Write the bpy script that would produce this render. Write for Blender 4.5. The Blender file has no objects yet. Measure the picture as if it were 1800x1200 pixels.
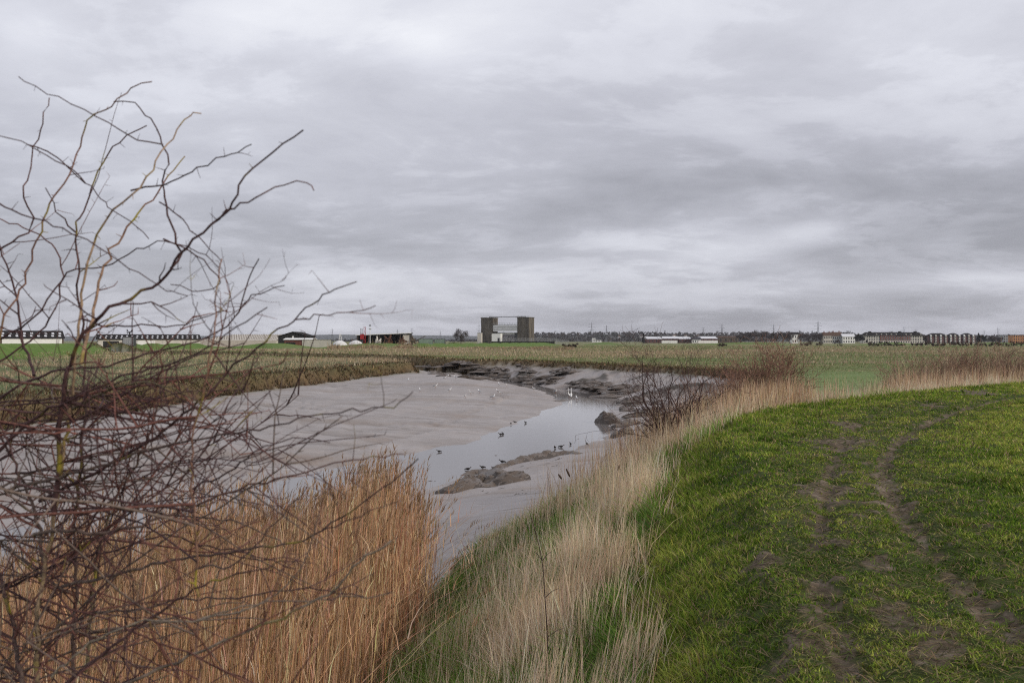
import bpy, math, random
import numpy as np
from mathutils import Vector

SC = bpy.context.scene
COL = SC.collection
rng = np.random.default_rng(7)
random.seed(7)
F, CX, HY, CZ = 1700.0, 900.0, 598.0, 6.0      # focal length in photo pixels, horizon row, eye height


def at(px, py, Y):
    """world point at distance Y along the sight line of a photo pixel (used for measuring the place)"""
    return Vector(((px - CX) / F * Y, Y, CZ - (py - HY) / F * Y))


def onz(px, py, z):
    Y = (CZ - z) * F / (py - HY)
    return ((px - CX) / F * Y, Y)


# ------------------------------------------------------------------ noise
_perm = np.random.default_rng(3).permutation(1024).astype(np.int64)
_ang = np.random.default_rng(4).random(1024) * 2 * np.pi
_gx, _gy = np.cos(_ang), np.sin(_ang)


def perlin(x, y):
    xi, yi = np.floor(x).astype(np.int64), np.floor(y).astype(np.int64)
    xf, yf = x - xi, y - yi
    u = xf * xf * xf * (xf * (xf * 6 - 15) + 10)
    v = yf * yf * yf * (yf * (yf * 6 - 15) + 10)

    def g(ix, iy, dx, dy):
        h = _perm[(_perm[ix & 1023] + iy) & 1023]
        return _gx[h] * dx + _gy[h] * dy
    a = g(xi, yi, xf, yf)
    b = g(xi + 1, yi, xf - 1, yf)
    c = g(xi, yi + 1, xf, yf - 1)
    d = g(xi + 1, yi + 1, xf - 1, yf - 1)
    return (a + u * (b - a)) * (1 - v) + (c + u * (d - c)) * v


def fbm(x, y, oct=4, gain=0.5):
    s, a = np.zeros_like(x), 1.0
    for k in range(oct):
        s += a * perlin(x * 2 ** k + 17.3 * k, y * 2 ** k - 9.1 * k)
        a *= gain
    return s * 1.4


def smooth(t):
    t = np.clip(t, 0, 1)
    return t * t * (3 - 2 * t)


# ------------------------------------------------------------------ mesh helpers
def link(name, me, mat=None, parent=None):
    o = bpy.data.objects.new(name, me)
    COL.objects.link(o)
    if mat is not None:
        for m in (mat if isinstance(mat, (list, tuple)) else [mat]):
            me.materials.append(m)
    if parent is not None:
        o.parent = parent
    return o


def np_mesh(name, verts, quads=None, tris=None, color=None, smooth_shade=True, extra=None):
    me = bpy.data.meshes.new(name)
    verts = np.asarray(verts, dtype=np.float32)
    nq = 0 if quads is None else len(quads)
    nt = 0 if tris is None else len(tris)
    me.vertices.add(len(verts))
    me.vertices.foreach_set("co", verts.ravel())
    loops = []
    if nq:
        loops.append(np.asarray(quads, dtype=np.int32).ravel())
    if nt:
        loops.append(np.asarray(tris, dtype=np.int32).ravel())
    loops = np.concatenate(loops)
    me.loops.add(len(loops))
    me.loops.foreach_set("vertex_index", loops)
    me.polygons.add(nq + nt)
    starts = np.concatenate([np.arange(nq) * 4, nq * 4 + np.arange(nt) * 3]).astype(np.int32)
    me.polygons.foreach_set("loop_start", starts)
    me.polygons.foreach_set("use_smooth", np.full(nq + nt, smooth_shade, dtype=bool))
    me.update(calc_edges=True)
    if color is not None:
        a = me.color_attributes.new("tint", 'FLOAT_COLOR', 'POINT')
        c = np.ones((len(verts), 4), dtype=np.float32)
        c[:, :3] = color
        a.data.foreach_set("color", c.ravel())
    for k, arr in (extra or {}).items():
        a = me.color_attributes.new(k, 'FLOAT_COLOR', 'POINT')
        a.data.foreach_set("color", np.asarray(arr, dtype=np.float32).ravel())
    return me


def blades(name, root, h, w, az, lean, col, nseg=2, face=None, droop=1.6, tipw=0.0, mat=None, profile=None):
    """root (N,3), heights, widths, lean azimuth, lean amount -> ONE mesh of tapered bent blades"""
    N = len(root)
    if face is None:
        face = rng.random(N) * 2 * np.pi
    ld = np.stack([np.cos(az), np.sin(az)], 1)
    fd = np.stack([np.cos(face), np.sin(face)], 1)
    V = np.empty((N, nseg * 2 + 1, 3), dtype=np.float32)
    for k in range(nseg + 1):
        t = k / nseg
        up = h * (t - 0.35 * lean * t ** 2)
        off = h * lean * t ** droop
        c = root.copy()
        c[:, :2] += ld * off[:, None]
        c[:, 2] += up
        if k < nseg:
            ww = w * ((1 - t) ** 0.7 if profile is None else profile[k]) * 0.5
            V[:, 2 * k, :] = c
            V[:, 2 * k + 1, :] = c
            V[:, 2 * k, :2] -= fd * ww[:, None]
            V[:, 2 * k + 1, :2] += fd * ww[:, None]
        else:
            V[:, 2 * k, :] = c
    base = (np.arange(N) * (2 * nseg + 1))[:, None]
    q = [np.concatenate([base + 2 * k, base + 2 * k + 1, base + 2 * k + 3, base + 2 * k + 2], 1) for k in range(nseg - 1)]
    quads = np.concatenate(q) if q else None
    tris = np.concatenate([base + 2 * nseg - 2, base + 2 * nseg - 1, base + 2 * nseg], 1)
    C = np.repeat(col.astype(np.float32), 2 * nseg + 1, axis=0)
    return V.reshape(-1, 3), quads, tris, C


class Acc:
    """accumulates blade batches or tubes into one mesh"""
    def __init__(self):
        self.v, self.q, self.t, self.c, self.n = [], [], [], [], 0

    def add(self, V, Q, T, C):
        self.v.append(V)
        if Q is not None and len(Q):
            self.q.append(Q + self.n)
        if T is not None and len(T):
            self.t.append(T + self.n)
        self.c.append(C)
        self.n += len(V)

    def mesh(self, name, smooth_shade=True):
        return np_mesh(name, np.concatenate(self.v), np.concatenate(self.q) if self.q else None,
                       np.concatenate(self.t) if self.t else None, np.concatenate(self.c), smooth_shade)


class Tubes:
    """many tapered tubes -> one mesh"""
    def __init__(self):
        self.v, self.q, self.c, self.n = [], [], [], 0

    def tube(self, pts, rad, col=(.1, .1, .1), sides=5):
        P = np.asarray(pts, dtype=np.float64)
        n = len(P)
        R = np.broadcast_to(np.asarray(rad, dtype=np.float64), (n,))
        T = np.gradient(P, axis=0)
        T /= np.linalg.norm(T, axis=1)[:, None] + 1e-12
        ref = np.array([0.31, 0.2, 0.93]) if abs(T[0, 2]) < 0.8 else np.array([0.93, 0.3, 0.2])
        A = np.cross(T, ref)
        A /= np.linalg.norm(A, axis=1)[:, None] + 1e-12
        B = np.cross(T, A)
        th = np.arange(sides) * 2 * np.pi / sides
        V = P[:, None, :] + R[:, None, None] * (np.cos(th)[None, :, None] * A[:, None, :] + np.sin(th)[None, :, None] * B[:, None, :])
        i = np.arange(n - 1)[:, None] * sides
        j = np.arange(sides)[None, :]
        j2 = (j + 1) % sides
        Q = np.stack([i + j, i + j2, i + sides + j2, i + sides + j], -1).reshape(-1, 4) + self.n
        self.v.append(V.reshape(-1, 3))
        self.q.append(Q)
        c = np.asarray(col, dtype=np.float32)
        self.c.append(np.broadcast_to(c, (n * sides, 3)) if c.ndim == 1 else np.repeat(c, sides, axis=0))
        self.n += n * sides

    def mesh(self, name):
        return np_mesh(name, np.concatenate(self.v), np.concatenate(self.q), None, np.concatenate(self.c))


class MB:
    """boxes, prisms, lofts -> one mesh; face material index kept"""
    def __init__(self):
        self.v, self.f, self.m = [], [], []

    def raw(self, V, Fs, m=0):
        n = len(self.v)
        self.v += [tuple(p) for p in V]
        self.f += [tuple(i + n for i in f) for f in Fs]
        self.m += [m] * len(Fs)

    def box(self, x0, x1, y0, y1, z0, z1, m=0):
        V = [(x, y, z) for z in (z0, z1) for y in (y0, y1) for x in (x0, x1)]
        self.raw(V, [(0, 2, 3, 1), (4, 5, 7, 6), (0, 1, 5, 4), (2, 6, 7, 3), (0, 4, 6, 2), (1, 3, 7, 5)], m)

    def obox(self, a, b, w, h, m=0):
        """bar from a to b, section w (horizontal) x h"""
        a, b = Vector(a), Vector(b)
        d = (b - a).normalized()
        s = d.cross(Vector((0, 0, 1)))
        s = s.normalized() if s.length > 1e-4 else Vector((1, 0, 0))
        u = s.cross(d)
        V = [p + s * i * w / 2 + u * j * h / 2 for p in (a, b) for i, j in ((-1, -1), (1, -1), (1, 1), (-1, 1))]
        self.raw(V, [(0, 1, 2, 3), (7, 6, 5, 4), (0, 4, 5, 1), (1, 5, 6, 2), (2, 6, 7, 3), (3, 7, 4, 0)], m)

    def prism(self, prof, axis_a, axis_b, along=1, m=0):
        """prof: list of (u, z); extruded along y (along=1) or x (along=0) from axis_a to axis_b"""
        n = len(prof)
        V = [((u, c, z) if along == 1 else (c, u, z)) for c in (axis_a, axis_b) for u, z in prof]
        Fs = [tuple(range(n)), tuple(reversed(range(n, 2 * n)))] + [(i, i + n, (i + 1) % n + n, (i + 1) % n) for i in range(n)]
        self.raw(V, Fs, m)

    def loft(self, rings, m=0, caps=True):
        n = len(rings[0])
        V = [p for r in rings for p in r]
        Fs = [(k * n + i, k * n + (i + 1) % n, (k + 1) * n + (i + 1) % n, (k + 1) * n + i) for k in range(len(rings) - 1) for i in range(n)]
        if caps:
            Fs += [tuple(reversed(range(n))), tuple(range((len(rings) - 1) * n, len(rings) * n))]
        self.raw(V, Fs, m)

    def build(self, name, mat, parent=None, smooth_shade=False):
        me = bpy.data.meshes.new(name)
        me.from_pydata(self.v, [], self.f)
        o = link(name, me, mat, parent)
        if isinstance(mat, (list, tuple)):
            me.polygons.foreach_set("material_index", self.m)
        if smooth_shade:
            me.polygons.foreach_set("use_smooth", [True] * len(me.polygons))
        me.update()
        return o


def tag(o, label=None, cat=None, group=None, kind=None):
    if label: o["label"] = label
    if cat: o["category"] = cat
    if group: o["group"] = group
    if kind: o["kind"] = kind
    return o


def empty(name, loc=(0, 0, 0), rz=0.0):
    o = bpy.data.objects.new(name, None)
    o.empty_display_size = 0.5
    COL.objects.link(o)
    o.location = loc
    o.rotation_euler = (0, 0, rz)
    return o


def copy_thing(o, parent=None):
    c = o.copy()
    COL.objects.link(c)
    if parent is not None:
        c.parent = parent
    for ch in list(o.children):
        copy_thing(ch, c)
    return c


# ------------------------------------------------------------------ materials
def new_mat(name):
    m = bpy.data.materials.new(name)
    m.use_nodes = True
    nt = m.node_tree
    nt.nodes.clear()
    return m, nt, nt.nodes, nt.links


def pbr(name, col, rough=0.7, noise=0.0, scale=3.0, spec=0.3, bump=0.0, metal=0.0, streak=False, col2=None):
    m, nt, N, L = new_mat(name)
    out = N.new('ShaderNodeOutputMaterial')
    b = N.new('ShaderNodeBsdfPrincipled')
    L.new(b.outputs[0], out.inputs[0])
    b.inputs['Roughness'].default_value = rough
    b.inputs['Specular IOR Level'].default_value = spec
    b.inputs['Metallic'].default_value = metal
    b.inputs['Base Color'].default_value = (*col, 1)
    if noise > 0 or col2:
        tc = N.new('ShaderNodeTexCoord')
        mp = N.new('ShaderNodeMapping')
        mp.inputs['Scale'].default_value = (1, 1, 0.15) if streak else (1, 1, 1)
        nz = N.new('ShaderNodeTexNoise')
        nz.inputs['Scale'].default_value = scale
        nz.inputs['Detail'].default_value = 6
        nz.inputs['Roughness'].default_value = 0.65
        L.new(tc.outputs['Object'], mp.inputs[0])
        L.new(mp.outputs[0], nz.inputs['Vector'])
        rp = N.new('ShaderNodeValToRGB')
        lo = tuple(c * (1 - noise) for c in col)
        hi = col2 if col2 else tuple(min(1, c * (1 + noise)) for c in col)
        rp.color_ramp.elements[0].position = 0.32
        rp.color_ramp.elements[1].position = 0.7
        rp.color_ramp.elements[0].color = (*lo, 1)
        rp.color_ramp.elements[1].color = (*hi, 1)
        L.new(nz.outputs['Fac'], rp.inputs[0])
        L.new(rp.outputs[0], b.inputs['Base Color'])
        if bump > 0:
            bp = N.new('ShaderNodeBump')
            bp.inputs['Strength'].default_value = bump
            bp.inputs['Distance'].default_value = 0.05
            L.new(nz.outputs['Fac'], bp.inputs['Height'])
            L.new(bp.outputs[0], b.inputs['Normal'])
    return m


def leaf_mat(name, trans=0.25, rough=0.6, spec=0.2, noise_scale=0.0):
    """blade material coloured by each blade's own tint, partly translucent"""
    m, nt, N, L = new_mat(name)
    out = N.new('ShaderNodeOutputMaterial')
    at_ = N.new('ShaderNodeAttribute')
    at_.attribute_name = 'tint'
    b = N.new('ShaderNodeBsdfPrincipled')
    b.inputs['Roughness'].default_value = rough
    b.inputs['Specular IOR Level'].default_value = spec
    t = N.new('ShaderNodeBsdfTranslucent')
    mx = N.new('ShaderNodeMixShader')
    mx.inputs[0].default_value = trans
    L.new(at_.outputs['Color'], b.inputs['Base Color'])
    L.new(at_.outputs['Color'], t.inputs['Color'])
    L.new(b.outputs[0], mx.inputs[1])
    L.new(t.outputs[0], mx.inputs[2])
    L.new(mx.outputs[0], out.inputs[0])
    return m


def bark_mat(name, rough=0.8, scale=60.0, lichen=0.0):
    m, nt, N, L = new_mat(name)
    out = N.new('ShaderNodeOutputMaterial')
    at_ = N.new('ShaderNodeAttribute')
    at_.attribute_name = 'tint'
    b = N.new('ShaderNodeBsdfPrincipled')
    b.inputs['Roughness'].default_value = rough
    b.inputs['Specular IOR Level'].default_value = 0.3
    tc = N.new('ShaderNodeTexCoord')
    nz = N.new('ShaderNodeTexNoise')
    nz.inputs['Scale'].default_value = scale
    nz.inputs['Detail'].default_value = 5
    L.new(tc.outputs['Object'], nz.inputs['Vector'])
    mr = N.new('ShaderNodeMapRange')
    mr.inputs['From Min'].default_value = 0.3
    mr.inputs['From Max'].default_value = 0.7
    mr.inputs['To Min'].default_value = 0.55
    mr.inputs['To Max'].default_value = 1.45
    L.new(nz.outputs['Fac'], mr.inputs['Value'])
    mul = N.new('ShaderNodeMix')
    mul.data_type = 'RGBA'
    mul.blend_type = 'MULTIPLY'
    mul.inputs[0].default_value = 1.0
    L.new(at_.outputs['Color'], mul.inputs[6])
    cmb = N.new('ShaderNodeCombineColor')
    for i in range(3):
        L.new(mr.outputs[0], cmb.inputs[i])
    L.new(cmb.outputs[0], mul.inputs[7])
    last = mul.outputs[2]
    if lichen > 0:
        n2 = N.new('ShaderNodeTexNoise')
        n2.inputs['Scale'].default_value = 9
        n2.inputs['Detail'].default_value = 4
        L.new(tc.outputs['Object'], n2.inputs['Vector'])
        r2 = N.new('ShaderNodeMapRange')
        r2.inputs['From Min'].default_value = 0.62 - lichen * 0.1
        r2.inputs['From Max'].default_value = 0.68
        L.new(n2.outputs['Fac'], r2.inputs['Value'])
        m2 = N.new('ShaderNodeMix')
        m2.data_type = 'RGBA'
        m2.inputs[7].default_value = (0.30, 0.25, 0.03, 1)
        L.new(r2.outputs[0], m2.inputs[0])
        L.new(last, m2.inputs[6])
        last = m2.outputs[2]
    L.new(last, b.inputs['Base Color'])
    bp = N.new('ShaderNodeBump')
    bp.inputs['Strength'].default_value = 0.5
    bp.inputs['Distance'].default_value = 0.004
    L.new(nz.outputs['Fac'], bp.inputs['Height'])
    L.new(bp.outputs[0], b.inputs['Normal'])
    L.new(b.outputs[0], out.inputs[0])
    return m
# ------------------------------------------------------------------ plan of the place (metres; camera over the origin, looking +y)
CREST = np.array([(-20, -120), (-6, -40), (-1.5, -10), (-0.3, 0), (0.8, 4.5), (1.8, 10), (3.2, 17), (7, 23.5), (13, 30), (19, 35.5),
                  (30, 42), (60, 55), (120, 75), (300, 110), (700, 150)], float)
NEAR_SHORE = [(20, 78), (16.5, 60), (12, 47), (7.5, 37.5), (3.2, 31), (0.6, 26), (-1.0, 21), (-2.0, 16), (-2.9, 11), (-3.9, 6), (-5.5, 0), (-12, -15), (-160, -60)]
BASIN = np.array([(-160, 10), (-60, 36), (-38, 46), (-28, 52), (-26.3, 62), (-25.3, 75), (-24.6, 86), (-21.4, 104), (-18.7, 127), (-14.2, 144), (-15.5, 156),
                  (-20, 167), (-34, 193), (-57, 214), (-90, 242), (-140, 288), (-220, 340),
                  (-220, 362), (-112, 292), (-60, 246), (-40, 227), (-25, 205), (-16.5, 178), (-12, 166), (0, 156), (8, 138), (16, 119), (21.2, 106), (22.4, 94)]
                 + NEAR_SHORE, float)
WATER = np.array([(-220, 352), (-140, 300), (-70, 238), (-37, 210), (-20, 183), (-13.5, 167), (-3.5, 143), (3.2, 116), (4.6, 101), (4.8, 93), (0, 69), (-3, 56), (-6, 50.5),
                  (-10, 42), (-12.4, 36.5), (-14.6, 32.5), (-18, 29), (-30, 23), (-60, 12), (-160, -14), (-160, -25), (-40, 8), (-17, 22), (-10.4, 27), (-6.4, 33.5), (-2.8, 40), (-0.5, 45),
                  (3.3, 52), (6.8, 63), (8, 80), (11.5, 98), (10, 106), (6.5, 118), (-1, 146), (-11, 170), (-17.5, 185), (-35.5, 212.5), (-69, 241), (-139, 303), (-219, 356)], float)
FLOODBANK = np.array([(-190, -40), (-120, 60), (-98, 100), (-92, 140), (-104, 210), (-124, 310), (-116, 358), (-80, 384), (-42, 402), (-12, 480), (18, 585), (80, 612), (300, 600), (520, 560), (1200, 480)], float)


def seg_dist(x, y, pl, closed=False, sign=False):
    n = len(pl)
    best = np.full(x.shape, 1e18)
    sg = np.zeros(x.shape)
    par = np.zeros(x.shape)
    for i in range(n if closed else n - 1):
        ax, ay = pl[i]
        bx, by = pl[(i + 1) % n]
        dx, dy = bx - ax, by - ay
        L2 = dx * dx + dy * dy + 1e-12
        t = np.clip(((x - ax) * dx + (y - ay) * dy) / L2, 0, 1)
        qx, qy = x - ax - t * dx, y - ay - t * dy
        d = qx * qx + qy * qy
        m = d < best
        best = np.where(m, d, best)
        par = np.where(m, i + t, par)
        if sign:
            sg = np.where(m, dx * (y - ay) - dy * (x - ax), sg)
    d = np.sqrt(best)
    return (d * np.where(sg >= 0, 1, -1), par) if sign else (d, par)


def inside(x, y, poly):
    r = np.zeros(x.shape, bool)
    n = len(poly)
    for i in range(n):
        ax, ay = poly[i]
        bx, by = poly[(i + 1) % n]
        if ay == by:
            continue
        c = ((ay > y) != (by > y)) & (x < (bx - ax) * (y - ay) / (by - ay) + ax)
        r ^= c
    return r


TRACK_R = np.array([onz(*p, 4.4) for p in ((1790, 1112), (1735, 1065), (1690, 1020), (1650, 975), (1610, 935), (1580, 890), (1558, 845), (1556, 805), (1580, 775), (1620, 748), (1680, 722), (1740, 706), (1800, 695))])
TRACK_L = np.array([onz(*p, 4.4) for p in ((1500, 1190), (1475, 1110), (1450, 1050), (1436, 1000), (1432, 955), (1445, 900), (1455, 850), (1470, 800), (1495, 762), (1540, 728), (1620, 706))])
PATCHES = [(onz(1475, 776, 4.4), 1.5, 0.62), (onz(1456, 858, 4.4), 0.85, 0.44), (onz(1490, 745, 4.4), 1.3, 0.4), (onz(1640, 712, 4.4), 1.8, 0.5), (onz(1720, 690, 4.4), 2.6, 0.9), (onz(1585, 880, 4.4), .55, .16),
           (onz(1440, 1085, 4.4), .35, .2), (onz(1400, 1130, 4.4), .3, .2), (onz(1575, 1085, 4.4), .35, .16), (onz(1660, 1150, 4.4), .3, .2), (onz(1345, 985, 4.4), .5, .16), (onz(1540, 990, 4.4), .4, .2)]


WARC = np.concatenate([[0], np.cumsum(np.linalg.norm(np.diff(np.vstack([WATER, WATER[:1]]), axis=0), axis=1))])


def place(x, y):
    """everything about a spot of ground: height and what grows there"""
    x = np.asarray(x, float)
    y = np.asarray(y, float)
    s, _ = seg_dist(x, y, CREST, sign=True)
    s = s + 0.35 * perlin(x * .45, y * .45) + 0.1 * perlin(x * 1.7, y * 1.7)
    # crest, river slope (s>0), land slope (s<0)
    zb = np.where(s > 0, 2.7 + 1.7 * np.clip(1 - (s + .25 * (np.exp(-np.clip(s, 0, 50) / .35) - 1)) / 5.6, 0, 1) ** 1.25, 4.4 - np.clip(-s - 4.7, 0, 1e9) * 0.25 * smooth((-s - 4.7) / 2))
    zb = np.where(s < 0, np.maximum(zb, 2.5), zb)
    db, par = seg_dist(x, y, BASIN, closed=True)
    near_i = len(BASIN) - len(NEAR_SHORE)
    near = (par > near_i - 1) & (par < len(BASIN) - 1)
    inb = inside(x, y, BASIN)
    wob = 0.9 * fbm(x * .22, y * .22, 3) + .35 * perlin(x * 1.1, y * 1.1)
    dbs = np.where(inb, -db, db) + np.where(near, 0.35, 0.95) * wob      # + outside
    inb = dbs < 0
    db = np.abs(dbs)
    dw, wp = seg_dist(x, y, WATER, closed=True)
    warc = np.interp(wp, np.arange(len(WATER) + 1), WARC)
    inw = inside(x, y, WATER)
    dws = np.where(inw, -dw, dw) + 0.55 * fbm(x * .35, y * .2, 3) * smooth(y / 60 + .2)
    # outside the creek (the far shore rises higher before it meets the turf)
    ztop = 1.28 + .95 * smooth((x + 14) / 8) * smooth((y - 74) / 24)
    zo = np.where(near, np.minimum(zb, 1.15 + 0.58 * db), np.minimum(zb, ztop - .03 + 1.25 * db))
    blend = smooth(db / 9)
    zo = zo + np.where(s > 1.5, 1, 0) * (0.16 * fbm(x * .13, y * .13, 3) * blend * np.clip(1 - y / 900, 0.2, 1))
    # flood bank across the far side
    df, fp = seg_dist(x, y, FLOODBANK)
    crest = np.interp(fp, np.arange(len(FLOODBANK)), [5.5, 5.5, 5.6, 5.5, 5.3, 5.0, 4.9, 4.85, 4.8, 4.75, 4.7, 4.7, 4.6, 4.6, 4.6])
    zfb = crest - np.clip(df - 1.5, 0, 1e9) * 0.34
    zo = np.maximum(zo, np.where(inb, -9, zfb))
    # mud
    dwp = np.clip(dws, 0, None)
    t = dwp / (dwp + db + 1e-6)
    zm = np.where(near, 1.28, ztop) * t ** 0.85
    right = (x - 4) * 0.9 + (y - 100) * 0.12          # the right / far shore of the creek is lumpier
    xch = np.interp(y, [60, 100, 116, 143, 166, 185, 212, 240], [8, 8.5, 6, -2, -12, -18, -36, -70])
    farshore = smooth((x + 16) / 6) * smooth((y - 82) / 20) * (dws > 0.3) * smooth((x - xch) / 2.5)
    lump = fbm(x * .28 + 3, y * .14, 4)
    zm += farshore * 0.38 * np.clip(lump, -.15, 1) * smooth(dwp / 2) * smooth(db / 1.5)
    nearmud = near * smooth(dwp / 1.0) * smooth(1 - dwp / 14)
    lump2 = fbm(x * .5 + 9, y * .32 + 2, 3)
    zm += nearmud * 0.10 * lump2
    zm += 0.035 * fbm(x * .7, y * .7, 3) * smooth(dwp / 2) + 0.05 * fbm(x * .12, y * .05, 2) * smooth(dwp / 3)
    # drainage runnels that run down the mud to the water
    wv = 1.1 * fbm(x * .08 + 5, y * .08, 3)
    rn = np.abs(perlin(warc * .22 + wv + 3.3, dwp * .03 + 2)) - .02
    rn2 = np.abs(perlin(warc * .75 + 1.6 * wv + 9.1, dwp * .05 + 7)) - .03
    runnel = np.clip(1 - rn / .075, 0, 1) * smooth((dwp - 1) / 4) + .5 * np.clip(1 - rn2 / .12, 0, 1) * smooth((dwp - .3) / 2)
    runnel = np.clip(runnel, 0, 1) * np.clip(.55 + 1.2 * fbm(x * .11 + 2, y * .06, 2), 0, 1) * (~near) * smooth(db / 2)
    zm = zm - .13 * runnel + .05 * fbm(warc * .5 + wv, dwp * .04, 3) * smooth(dwp / 2)
    # low terraces where the flat slumps towards the channel
    ter = 1.6 * t * 4 + .35 * fbm(x * .12, y * .1, 3)
    zm = zm + .10 * (smooth((ter % 1) / .25) - (ter % 1)) * smooth(dwp / 1.5) * (~near) * smooth(db / 3)
    zm = np.where(dws < 0, -0.7 * smooth(-dws / 4), zm)
    z = np.where(inb, zm, zo)
    # turf relief, ruts, bare soil
    turf = smooth((0.9 - s) / 0.8) * smooth((s + 30) / 10)
    dr, _ = seg_dist(x, y, TRACK_R)
    dl, _ = seg_dist(x, y, TRACK_L)
    n1 = fbm(x * 1.1, y * 1.1, 4)
    n2 = fbm(x * 3.3 + 5, y * 3.3, 3)
    n3 = fbm(x * 9.3 + 1, y * 9.3, 3)
    rut = np.exp(-((dr + .10 * n2) / .15) ** 2) * np.clip(.98 + .55 * n1, 0, 1) + np.exp(-((dl + .1 * n2) / .12) ** 2) * np.clip(.66 + .9 * n1, 0, 1)
    soil = rut.copy()
    for (cx, cy), a, b in PATCHES:
        e = ((x - cx) * .35 + (y - cy) * .94) / a, ((x - cx) * .94 - (y - cy) * .35) / b
        soil = np.maximum(soil, np.clip(1.25 - np.sqrt(e[0] ** 2 + e[1] ** 2) + .55 * n1 + .4 * n2, 0, 1))
    worn = np.exp(-(dr / .8) ** 2) + np.exp(-(dl / .8) ** 2)
    soil = np.maximum(soil, np.clip(worn * .38 + .9 * n2 + .35 * n1 - .48, 0, 1))
    soil = smooth((soil + .36 * n3 + .2 * n2 - .47) / .28) * turf
    crestmask = smooth((s + 6) / 2) * turf
    z = z + crestmask * (-.075 * rut + .018 * n1 + .010 * n2 + .010 * n3)
    return dict(z=z, s=s, inb=inb, db=db, dws=dws, near=near, turf=turf, soil=soil, df=df, n1=n1, n2=n2, farshore=farshore, lump=lump, runnel=runnel * inb, n3=n3, field=smooth((x - 13) / 5) * smooth(1 - (y - 92) / 20) * smooth((s - 4) / 3) * (~inb), worn=worn, rut=rut)


def ground_z(x, y):
    return float(place(np.array([x]), np.array([y]))['z'][0])


def build_ground():
    a_in = np.arange(-34, 34.01, 0.09)
    a_out = np.arange(36, 324.1, 2.0)
    ang = np.radians(np.concatenate([a_in, a_out]))
    r = np.concatenate([np.linspace(0.15, 2.2, 10), np.exp(np.arange(math.log(2.4), math.log(320), 0.0088)),
                        np.exp(np.linspace(math.log(325), math.log(14000), 110))])
    A, R = np.meshgrid(ang, r, indexing='ij')
    x, y = (R * np.sin(A)).ravel(), (R * np.cos(A)).ravel()
    p = place(x, y)
    na, nr = A.shape
    i = np.arange(na)[:, None] * nr
    i2 = ((np.arange(na) + 1) % na)[:, None] * nr
    j = np.arange(nr - 1)[None, :]
    quads = np.stack([i + j, i + j + 1, i2 + j + 1, i2 + j], -1).reshape(-1, 4)
    c = len(x)
    V = np.stack([x, y, p['z']], 1)
    V = np.vstack([V, [[0, 0, p['z'][0]]]])
    ring = np.arange(na) * nr
    tris = np.stack([ring, np.roll(ring, -1), np.full(na, c)], 1)
    one = np.ones_like(x)
    edge = np.where(p['near'], 0, np.where(p['inb'], np.exp(-(p['db'] / .7) ** 2), np.exp(-(p['db'] / 3.2))))
    slope = smooth((p['s'] - .4) / .8) * smooth(1 - (p['s'] - 9) / 6) * (~p['inb'])
    mA = np.stack([p['turf'] * (~p['inb']), p['soil'], p['inb'] * (1 - np.where(p['near'], 0, np.exp(-(p['db'] / .7) ** 2))), edge], 1)
    weed = np.clip(p['farshore'] * (p['lump'] * 2.6 - .25) * 1.2, 0, 1) * p['inb']
    wet = p['runnel']
    fb = smooth(1 - (p['df'] - 9) / 6)
    mB = np.stack([weed, wet, slope, fb], 1)
    mA = np.vstack([mA, mA[:1]])
    mB = np.vstack([mB, mB[:1]])
    mC = np.stack([p['field'], p['n3'] * .5 + .5, smooth(1 - p['dws'] / 9) * p['inb'] * (~p['near']), one], 1)
    mC = np.vstack([mC, mC[:1]])
    me = np_mesh("ground", V, quads, tris, None, True, {"zoneA": mA, "zoneB": mB, "zoneC": mC})
    return me


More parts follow.
